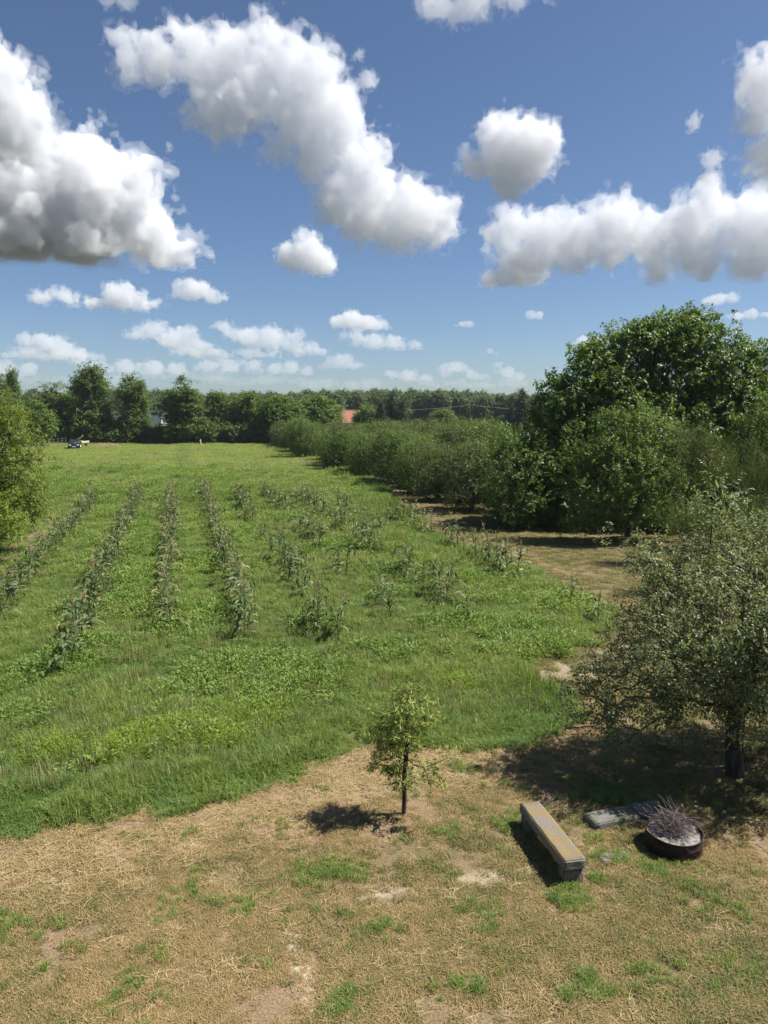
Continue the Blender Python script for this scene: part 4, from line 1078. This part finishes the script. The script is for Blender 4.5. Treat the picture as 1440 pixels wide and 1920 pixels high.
    # black car
    paint = NT('black_car_paint'); pm = paint.n('ShaderNodeBsdfPrincipled'); pm.inputs['Base Color'].default_value = (.012, .013, .018, 1); pm.inputs['Roughness'].default_value = .22; pm.inputs['Coat Weight'].default_value = .6
    paint = paint.done(pm.outputs[0])
    rubber = flat_material('tyre_rubber', (.02, .02, .02), .9, .2); alloy = flat_material('wheel_alloy', (.45, .45, .46), .35, .5, .8); lampm = flat_material('headlamp_glass', (.75, .76, .78), .12, .6); platem = flat_material('number_plate', (.78, .78, .76), .5, .3, 0, .03)
    cx, cyy = gnd(138, 843); e = empty('parked_car', (cx - .7, cyy + 2.0, 0), R(21))
    secs = [(-2.05, .40, .62, .66), (-1.98, .30, .76, .80), (-1.2, .26, .92, .86), (-.85, .25, .96, .87), (.6, .25, .97, .87), (1.6, .26, .98, .86), (2.0, .30, .95, .80), (2.1, .42, .85, .70)]
    def loft(secs, mat, name):
        V, F = [], []; m = 12
        for (y, z0, z1, w) in secs:
            for k in range(m):
                t = k / m * 2 * math.pi + math.pi / m; c_, s_ = math.cos(t), math.sin(t)
                V.append((w * math.copysign(abs(c_) ** .32, c_), y, (z0 + z1) / 2 + (z1 - z0) / 2 * math.copysign(abs(s_) ** .45, s_)))
        n = len(secs)
        F = [(a * m + k, a * m + (k + 1) % m, (a + 1) * m + (k + 1) % m, (a + 1) * m + k) for a in range(n - 1) for k in range(m)]
        me = bpy.data.meshes.new(name); me.from_pydata(V, [], F + [tuple(range(m))[::-1], tuple(range((n - 1) * m, n * m))]); me.materials.append(mat); me.polygons.foreach_set('use_smooth', np.ones(len(me.polygons), bool)); me.update()
        return link(name, me, e)
    loft(secs, paint, 'body')
    def slab(name, pts, mat, parent=e):
        bm = bmesh.new(); vs = [bm.verts.new(p) for p in pts]; bm.faces.new(vs)
        bm.normal_update(); bm.faces.ensure_lookup_table(); nv = bm.faces[0].normal.copy()
        r = bmesh.ops.extrude_face_region(bm, geom=bm.faces[:])
        bmesh.ops.translate(bm, vec=nv * .02, verts=[g for g in r['geom'] if isinstance(g, bmesh.types.BMVert)])
        return part(name, bm, mat, parent)
    loft([(-.75, .9, 1.02, .78), (-.1, .9, 1.40, .68), (.2, .9, 1.45, .66), (1.2, .9, 1.44, .65), (1.6, .9, 1.36, .66), (1.95, .9, 1.0, .74)], paint, 'cabin')
    slab('windscreen', [(-.66, -.74, 1.0), (.66, -.74, 1.0), (.56, -.16, 1.38), (-.56, -.16, 1.38)], glass)
    for s in (-1, 1): slab('side_window', [(s * .765, -.35, 1.02), (s * .765, 1.5, 1.02), (s * .69, 1.3, 1.36), (s * .69, .0, 1.36)], glass)
    for s in (-1, 1):
        bm = bmesh.new(); box_bm(bm, (s * .56, -2.02, .66), (.34, .14, .15), None, .03); part('headlight', bm, lampm, e)
        bm = bmesh.new(); box_bm(bm, (s * .92, -.55, 1.0), (.2, .1, .13), None, .03); part('wing_mirror', bm, paint, e)
        for y in (-1.3, 1.3):
            v, f = tubes(np.array([(s * .68, y, .31)]), np.array([(s * .88, y, .31)]), np.array([.31]), np.array([.31]), 20); w = link('wheel', mesh_np('wheel', v, f, rubber, True), e)
            bm = bmesh.new(); bmesh.ops.create_circle(bm, cap_ends=True, radius=.3, segments=20, matrix=Matrix.Translation((s * .875, y, .31)) @ Matrix.Rotation(math.pi / 2, 4, 'Y')); part('tyre', bm, rubber, w)
            bm = bmesh.new(); bmesh.ops.create_cone(bm, cap_ends=True, radius1=.2, radius2=.19, depth=.03, segments=16, matrix=Matrix.Translation((s * .885, y, .31)) @ Matrix.Rotation(math.pi / 2, 4, 'Y')); part('rim', bm, alloy, w)
        bm = bmesh.new(); box_bm(bm, (s * .6, .65, 1.5), (.04, 1.5, .04)); part('roof_rail', bm, alloy, e)
    bm = bmesh.new(); box_bm(bm, (0, -2.09, .44), (.52, .02, .11)); part('number_plate', bm, platem, e)
    bm = bmesh.new(); box_bm(bm, (0, -2.05, .60), (.6, .06, .08)); part('grille', bm, rubber, e)
    tag(e, 'black estate car parked on the grass at the far left end of the field', 'car')
    # yellow trailer beside it
    ym = flat_material('yellow_board', (.52, .46, .30), .7, .3, 0, .15)
    q = at(151, 768, 121.5); e = empty('trailer', (q.x, 121.5, 0), R(-6))
    bm = bmesh.new(); box_bm(bm, (0, 0, .62), (1.1, 2.4, .1)); part('bed', bm, rubber, e)
    bm = bmesh.new(); box_bm(bm, (0, -1.2, .86), (1.1, .04, .32), None, .01); part('side_board', bm, ym, e)
    bm = bmesh.new(); box_bm(bm, (0, -.6, 1.5), (1.25, .05, .30), Matrix.Rotation(R(-38), 3, 'Y'), .01); part('raised_board', bm, ym, e)
    for s in (-1, 1):
        bm = bmesh.new(); box_bm(bm, (s * .54, 0, .83), (.04, 2.4, .3), None, .01); part('side_board', bm, ym, e)
        bm = bmesh.new(); box_bm(bm, (s * .5, -.6, 1.25), (.05, .05, .9)); part('post', bm, rubber, e)
        v, f = tubes(np.array([(s * .5, .1, .3)]), np.array([(s * .66, .1, .3)]), np.array([.3]), np.array([.3]), 18); w = link('wheel', mesh_np('wheel', v, f, rubber, True), e)
        bm = bmesh.new(); bmesh.ops.create_circle(bm, cap_ends=True, radius=.29, segments=18, matrix=Matrix.Translation((s * .655, .1, .3)) @ Matrix.Rotation(math.pi / 2, 4, 'Y')); part('rim', bm, rubber, w)
    tag(e, 'small trailer with cream-yellow boards beside the black car', 'trailer')
    # wire fence left of the car
    fm = flat_material('fence_post', (.22, .21, .18), .8, .2)
    A = at(62, 768, 108); B = at(120, 768, 124); e = empty('wire_fence', (A.x, A.y, 0)); D = B - A
    for u in np.linspace(0, 1, 8):
        bm = bmesh.new(); box_bm(bm, (D.x * u, D.y * u, .75), (.06, .06, 1.5)); part('post', bm, fm, e)
    for z in (.5, .95, 1.4):
        v, f = tubes(np.array([(0, -.06, z)]), np.array([(D.x, D.y - .06, z)]), np.array([.009]), np.array([.009]), 4); link('wire', mesh_np('wire', v, f, fm), e)
    tag(e, 'pale post-and-wire fence left of the black car', 'fence')
    # heap of reddish soil
    x, y = gnd(182, 839); g = np.stack(np.meshgrid(np.linspace(-3.2, 3.2, 44), np.linspace(-1.6, 1.6, 24), indexing='ij'), -1).reshape(-1, 2)
    z = .55 * np.clip(1 - (g[:, 0] / 3.1) ** 2 - (g[:, 1] / 1.5) ** 2, -.1, 1) * (1 + .5 * fbm(g * 1.1, 3, 370)) + .12 * fbm(g * 4, 3, 374) - .04
    i = (np.arange(43)[:, None] * 24 + np.arange(23)[None]).ravel(); F = np.stack([i, i + 24, i + 25, i + 1], 1)
    tag(link('soil_heap', mesh_np('soil_heap', np.column_stack([g, z]), F, flat_material('reddish_soil', (.17, .115, .075), .95, .1, 0, .4, 3, .8), True), None, (x, y + 3, 0)), 'low heap of reddish soil on the grass right of the black car', 'soil heap')
    # short pale post at the end of the track
    x, y = gnd(376, 834); e = empty('marker_post', (x, y, 0))
    v, f = tubes(np.array([(0, 0, -.1), (0, 0, .7)]), np.array([(0, 0, .7), (0, 0, .78)]), np.array([.16, .17]), np.array([.14, .05]), 9); link('post', mesh_np('post', v, f, flat_material('pale_post_wood', (.60, .42, .25), .8, .2), True), e)
    v, f = tubes(np.array([(0, 0, .8)]), np.array([(0, 0, 1.0)]), np.array([.09]), np.array([.06]), 9); link('cap', mesh_np('cap', v, f, flat_material('weathered_cap', (.45, .36, .27)), True), e)
    tag(e, 'short pale post at the far end of the field track under the trees', 'post')
build_far_things()

# ---------------------------------------------------------------- the air between here and the far woods
def build_haze():
    bm = bmesh.new(); box_bm(bm, (0, 240, 8.2), (1500, 560, 19.6))
    m = bpy.data.materials.new('summer_haze'); m.use_nodes = True; nt = m.node_tree; nt.nodes.clear()
    out = nt.nodes.new('ShaderNodeOutputMaterial'); v = nt.nodes.new('ShaderNodeVolumePrincipled')
    v.inputs['Color'].default_value = (0.72, 0.82, 0.95, 1); v.inputs['Density'].default_value = 0.00014; v.inputs['Anisotropy'].default_value = 0.2
    nt.links.new(v.outputs[0], out.inputs['Volume'])
    tag(part('haze', bm, m), 'thin summer haze over the field and woods', None, None, 'stuff')
build_haze()
# ---------------------------------------------------------------- clouds: bodies of scattering water droplets
def surface_net(F):
    """iso-surface F = 0 (inside > 0) of a voxel field, as quads in voxel coordinates"""
    nx, ny, nz = F.shape
    S = F > 0
    cs = np.zeros((nx - 1, ny - 1, nz - 1), np.int8)
    for a in (0, 1):
        for b in (0, 1):
            for c in (0, 1):
                cs += S[a:nx - 1 + a, b:ny - 1 + b, c:nz - 1 + c]
    act = (cs > 0) & (cs < 8)
    idx = -np.ones(act.shape, np.int64)
    ijk = np.argwhere(act)
    idx[act] = np.arange(len(ijk))
    pos = np.zeros((len(ijk), 3)); cnt = np.zeros(len(ijk))
    for ax in range(3):
        o1, o2 = [k for k in range(3) if k != ax]
        for a in (0, 1):
            for b in (0, 1):
                p0 = ijk.copy(); p0[:, o1] += a; p0[:, o2] += b
                p1 = p0.copy(); p1[:, ax] += 1
                f0 = F[tuple(p0.T)]; f1 = F[tuple(p1.T)]
                m = (f0 > 0) != (f1 > 0)
                t = f0[m] / (f0[m] - f1[m])
                q = p0[m].astype(float); q[:, ax] += t
                pos[m] += q; cnt[m] += 1
    pos /= np.maximum(cnt, 1)[:, None]
    quads = []
    for ax in range(3):
        o1, o2 = [(1, 2), (2, 0), (0, 1)][ax]
        sl0 = [slice(None)] * 3; sl1 = [slice(None)] * 3
        sl0[ax] = slice(0, -1); sl1[ax] = slice(1, None)
        ch = S[tuple(sl0)] != S[tuple(sl1)]
        e = np.argwhere(ch)
        e = e[(e[:, o1] > 0) & (e[:, o2] > 0) & (e[:, o1] < F.shape[o1] - 1) & (e[:, o2] < F.shape[o2] - 1)]
        ins = S[tuple(e.T)]
        def cell(d1, d2):
            c = e.copy(); c[:, o1] += d1; c[:, o2] += d2
            return idx[tuple(c.T)]
        q = np.stack([cell(-1, -1), cell(0, -1), cell(0, 0), cell(-1, 0)], 1)
        q[~ins] = q[~ins][:, ::-1]
        quads.append(q)
    return pos, np.concatenate(quads)

def cloud_material(density):
    m = bpy.data.materials.new('cloud_vapour')
    m.use_nodes = True
    nt = m.node_tree
    nt.nodes.clear()
    out = nt.nodes.new('ShaderNodeOutputMaterial')
    v = nt.nodes.new('ShaderNodeVolumePrincipled')
    v.inputs['Color'].default_value = (0.915, 0.922, 0.938, 1)
    v.inputs['Density'].default_value = density
    v.inputs['Anisotropy'].default_value = 0.0
    nt.links.new(v.outputs[0], out.inputs['Volume'])
    return m

def cloud(label, dist, blobs, base=None, flat=1.0, res=5.2, rough=1.0, soft=7.0, seed=0, wisp=0.0, fringe=1.0, group='cumulus clouds in the sky'):
    """blobs: (x, y, r) puffs in photograph units on a vertical sheet 'dist' metres away; soft: mean free path in the same units"""
    B = np.array([b[:3] for b in blobs], float)
    rmax = B[:, 2].max()
    lo = (B[:, :2] - B[:, 2:3] * 1.3).min(0) - 0.45 * rmax; hi = (B[:, :2] + B[:, 2:3] * 1.3).max(0) + 0.45 * rmax
    if base is not None: hi[1] = min(hi[1], base + 24)
    cx, cyy = (lo + hi) / 2
    rs = np.random.RandomState(seed + 5)
    U = np.arange(lo[0], hi[0], res); V = np.arange(lo[1], hi[1], res)
    dep = rmax * 1.25
    W = np.arange(-dep, dep + res * 1.7, res * 1.7)
    if len(U) < 4 or len(V) < 4: return
    g = np.stack(np.meshgrid(U, V, W, indexing='ij'), -1).reshape(-1, 3).astype(np.float32)
    W0 = rs.uniform(-0.35, 0.35, len(B)) * (rmax - B[:, 2] * 0.6)
    def body(p):
        f = np.full(len(p), -9.0, np.float32)
        for (x, y, r), w0 in zip(B, W0):
            d = np.sqrt((p[:, 0] - x) ** 2 + ((p[:, 1] - y) / flat) ** 2 + (p[:, 2] - w0) ** 2)
            np.maximum(f, (r - d) / rmax, out=f)
        return f
    fall = body(g)
    near = np.abs(fall) < 0.55
    gs = g[near]
    wn_ = np.stack([fbm(gs / (rmax * 0.9), 2, seed + k) for k in (1, 4, 7)], 1) * rmax * 0.28 * rough
    f = body(gs + wn_)
    n1 = np.abs(fbm(gs / (rmax * 0.42), 2, seed + 20)) * 1.5
    n2 = np.abs(fbm(gs / (rmax * 0.17), 1, seed + 30)) * 1.2
    n3 = fbm(gs / (rmax * 0.16 + 4.0), 4, seed + 40, 0.62)
    f = f + rough * (0.26 * (n1 - 0.35) + 0.13 * (n2 - 0.35) + 0.27 * n3)
    if wisp: f = f + wisp * (fbm(gs / (rmax * 0.3), 4, seed + 50, 0.65) - 0.12)
    if base is not None:
        bb = base + 7 * fbm(gs[:, [0, 2]] / 45.0, 2, seed + 60)
        f = np.minimum(f, (bb - gs[:, 1]) / rmax * 1.0)
        fall = np.minimum(fall, (base - g[:, 1]) / rmax)
    n5 = fbm(gs / (rmax * 0.22 + 5.0), 4, seed + 70, 0.7)
    f2 = f + fringe * (0.12 + 0.52 * n5)
    if base is not None: f2 = np.minimum(f2, (bb + 3 + 10 * n5 - gs[:, 1]) / rmax)
    ff = fall.copy(); ff[near] = f2
    fall[near] = f
    f = fall
    def net(a):
        F = a.reshape(len(U), len(V), len(W))
        F[0] = F[-1] = -1; F[:, 0] = F[:, -1] = -1; F[:, :, 0] = F[:, :, -1] = -1
        return surface_net(F)
    d = ray(cx, cyy); hor = Vector((d.x, d.y, 0)); hl = hor.length; hor.normalize()
    ctr = Vector((0, 0, CAM_H)) + d * (dist / hl)
    s = dist / hl / FOC * 1.0                 # metres per unit
    rt = Vector((hor.y, -hor.x, 0))
    def solid(a, density):
        pos, q = net(a)
        u = (pos[:, 0] * res + lo[0] - cx) * s
        v = -(pos[:, 1] * res + lo[1] - cyy) * s
        w = (pos[:, 2] * res * 1.7 - dep) * s
        P = np.outer(u, rt) + np.outer(w, hor)
        P[:, 2] += v
        return mesh_np('cloud', P, q, cloud_material(density))
    o = link('cloud', solid(f, 1.0 / (soft * 4.6 * s)), None, ctr)
    if fringe: link('fringe', solid(ff, 0.34 / (soft * 4.6 * s)), o)
    tag(o, label, 'cloud', group, 'thing')
    return o

def build_clouds():
    c = cloud
    c('huge grey-bottomed cumulus cut by the photo\'s left edge', 3600,
      [(60, 370, 105), (150, 345, 92), (215, 375, 85), (275, 425, 50), (312, 455, 30), (-60, 380, 120), (90, 300, 62), (165, 290, 48), (240, 335, 52), (20, 420, 90), (140, 420, 80)],
      base=478, seed=1, soft=6, wisp=0.12)
    c('dark rounded cloud above the huge cumulus at the left edge', 2500,
      [(-10, 170, 70), (38, 185, 55), (20, 235, 48), (-50, 220, 90), (60, 220, 30)], base=300, seed=2, soft=8, wisp=0.12)
    c('long ragged arching cloud in the middle of the sky', 2900,
      [(262, 135, 28), (315, 130, 44), (380, 120, 48), (450, 122, 55), (530, 140, 58), (590, 155, 52), (400, 190, 50), (405, 250, 28), (470, 195, 62),
       (560, 215, 64), (630, 230, 62), (600, 285, 52), (660, 300, 55), (690, 265, 38), (645, 360, 52), (700, 350, 58), (760, 385, 62), (820, 400, 44),
       (740, 425, 46), (690, 405, 52), (805, 430, 36), (848, 370, 24), (500, 95, 40), (430, 90, 30), (340, 100, 26), (250, 110, 20), (360, 230, 22), (520, 270, 30)], base=474, seed=3, wisp=0.62, soft=11, rough=1.15)
    c('small puffy cloud below the long arching cloud', 3800,
      [(580, 475, 32), (545, 482, 24), (602, 490, 26), (575, 450, 20)], base=512, seed=4, wisp=0.2, soft=6, res=2.2)
    c('compact round white cloud alone in the right half of the sky', 2700,
      [(950, 275, 55), (1000, 292, 46), (930, 250, 34), (988, 255, 32), (890, 305, 28), (960, 320, 40), (1012, 280, 32)], base=372, seed=5, soft=7, res=3.2, wisp=0.15)
    c('broad bank of white cloud stretching to the right photo edge', 3900,
      [(940, 432, 32), (990, 420, 40), (1040, 430, 45), (1100, 440, 50), (1150, 425, 55), (1200, 440, 48), (1000, 465, 36), (1080, 470, 35), (1150, 465, 38),
       (1230, 470, 48), (1290, 425, 55), (1320, 398, 40), (1160, 395, 34), (1400, 400, 36), (960, 410, 26), (1370, 430, 52), (1420, 440, 58), (1300, 480, 45), (1390, 485, 48), (1460, 460, 70), (1240, 500, 34)],
      base=532, seed=6, soft=10, res=5.2, wisp=0.42)
    c('small lumpy cloud hanging under the broad white cloud bank', 4000,
      [(970, 500, 34), (920, 524, 17), (1000, 512, 24), (945, 518, 22)], base=538, seed=7, soft=6, res=2.2)
    c('tall torn cloud cut by the upper right photo edge', 2400,
      [(1440, 150, 58), (1425, 220, 40), (1450, 290, 50), (1405, 110, 26), (1470, 200, 60)], seed=8, wisp=0.6, soft=12, rough=1.2)
    c('thin torn wisp beside the tall cloud at the upper right', 2500,
      [(1335, 300, 20), (1330, 335, 18), (1300, 230, 16)], seed=9, wisp=0.6, soft=14, res=2.2)
    c('thin white cloud along the top photo edge', 2100,
      [(820, -2, 34), (890, 0, 38), (855, 15, 24), (960, -12, 34), (1030, -16, 28)], seed=10, wisp=0.55, soft=20, rough=1.3)
    c('faint cloud scrap at the top edge above the huge cumulus', 2100, [(200, -4, 20), (235, -4, 20)], seed=11, wisp=0.5, soft=26, res=2.4)
    c('tiny wisp right of the long arching cloud', 3000, [(690, 150, 18), (672, 105, 10)], seed=12, wisp=0.7, soft=12, res=1.8)
    small = [
      ('flat-based cloud low over the left trees', 5200, [(85, 562, 18), (120, 562, 20), (175, 568, 20), (222, 553, 32), (262, 566, 22)], 580),
      ('little cloud right of the flat-based low cloud', 5200, [(370, 545, 25), (348, 552, 17), (398, 556, 18)], 568),
      ('bulging cloud low above the tall robinia trees', 7000, [(290, 622, 26), (330, 640, 32), (368, 655, 24), (265, 625, 18), (400, 662, 16)], 672),
      ('peaked cloud low over the middle of the field', 7000, [(430, 618, 16), (465, 632, 26), (508, 634, 30), (548, 648, 24), (585, 656, 16)], 668),
      ('upper one of two stacked clouds low in the middle', 6500, [(640, 602, 20), (660, 598, 24), (695, 608, 22), (720, 611, 11)], 618),
      ('lower one of two stacked clouds low in the middle', 6800, [(668, 632, 18), (700, 638, 22), (738, 644, 22), (775, 650, 13)], 656),
      ('cream-topped low cloud at the left above the willow', 7500, [(88, 640, 24), (112, 655, 26), (145, 668, 20), (60, 662, 20)], 684),
      ('long low cloud just above the central treeline', 8500, [(620, 684, 15), (645, 676, 19), (668, 686, 14)], 691),
      ('flat small cloud left of the central treeline', 8500, [(515, 692, 17), (545, 690, 19), (575, 694, 13)], 700),
      ('low cloud over the dark central spruce', 8500, [(735, 703, 12), (765, 704, 18), (798, 709, 13)], 714),
      ('low two-humped cloud right of the central spruce', 8500, [(830, 692, 12), (856, 690, 19), (885, 702, 15), (905, 706, 9)], 710),
      ('low cloud nearest the left side of the walnut tree', 8500, [(935, 684, 11), (950, 698, 15), (975, 706, 12)], 710),
      ('small white puff above the central treeline', 6500, [(868, 609, 9), (880, 609, 9)], 615),
      ('small bright puff left of the walnut tree top', 6000, [(996, 591, 11), (1010, 592, 11)], 600),
      ('tiny puff halfway between treeline and small white puffs', 7500, [(918, 659, 8), (930, 662, 5)], 664),
      ('round puff partly behind the walnut tree', 7000, [(1095, 640, 15), (1115, 640, 13)], 650),
      ('small cloud under the right cloud bank', 5200, [(1345, 562, 18), (1370, 560, 12)], 570),
      ('flat streak of cloud right of the walnut top', 6000, [(1385, 592, 13), (1410, 590, 14), (1435, 593, 10)], 596),
      ('long hazy cloud band behind the left trees', 9000, [(190, 690, 20), (235, 692, 22), (285, 690, 22), (330, 694, 20)], 702),
      ('hazy low cloud band over the centre-left trees', 9000, [(390, 686, 20), (430, 688, 22), (475, 684, 18)], 700),
      ('hazy low cloud at the far left behind the willow', 9000, [(10, 690, 20), (50, 694, 18)], 702),
    ]
    bands = [('faint hazy cloud streak over the far left trees', 30, 240, 712), ('faint hazy streak above the robinias', 230, 420, 706), ('faint hazy streak over the round walnuts', 400, 600, 714),
             ('thin veil of cloud over the orange roof', 570, 720, 722), ('thin veil of cloud right of the spruces', 790, 1000, 720), ('thin grey veil high over the left trees', 20, 200, 668), ('thin grey veil between the low left clouds', 330, 520, 664)]
    for k, (lab, x0, x1, y) in enumerate(bands):
        r = np.random.RandomState(k + 80)
        small.append((lab, 11000, [(x, y + r.uniform(-5, 4), r.uniform(7, 14)) for x in np.arange(x0, x1, 15)], y + 8))
    for k, (lab, dist, bl, base) in enumerate(small):
        r = np.random.RandomState(k + 40); more = []
        for (x, y, rad) in bl:                                   # break each puff up and spread it along the flat base
            more.append((x, y, rad))
            for q in range(3):
                more.append((x + r.uniform(-1.5, 1.5) * rad, min(y + r.uniform(-.35, .55) * rad, base - 2), rad * r.uniform(.35, .65)))
        c(lab, dist, more, base=base, flat=0.72, seed=100 + 3 * k, soft=8 if base < 655 else 13 if base < 690 else 17 if dist < 10000 else 34, res=2.8, wisp=0.30, rough=1.35)

build_clouds()
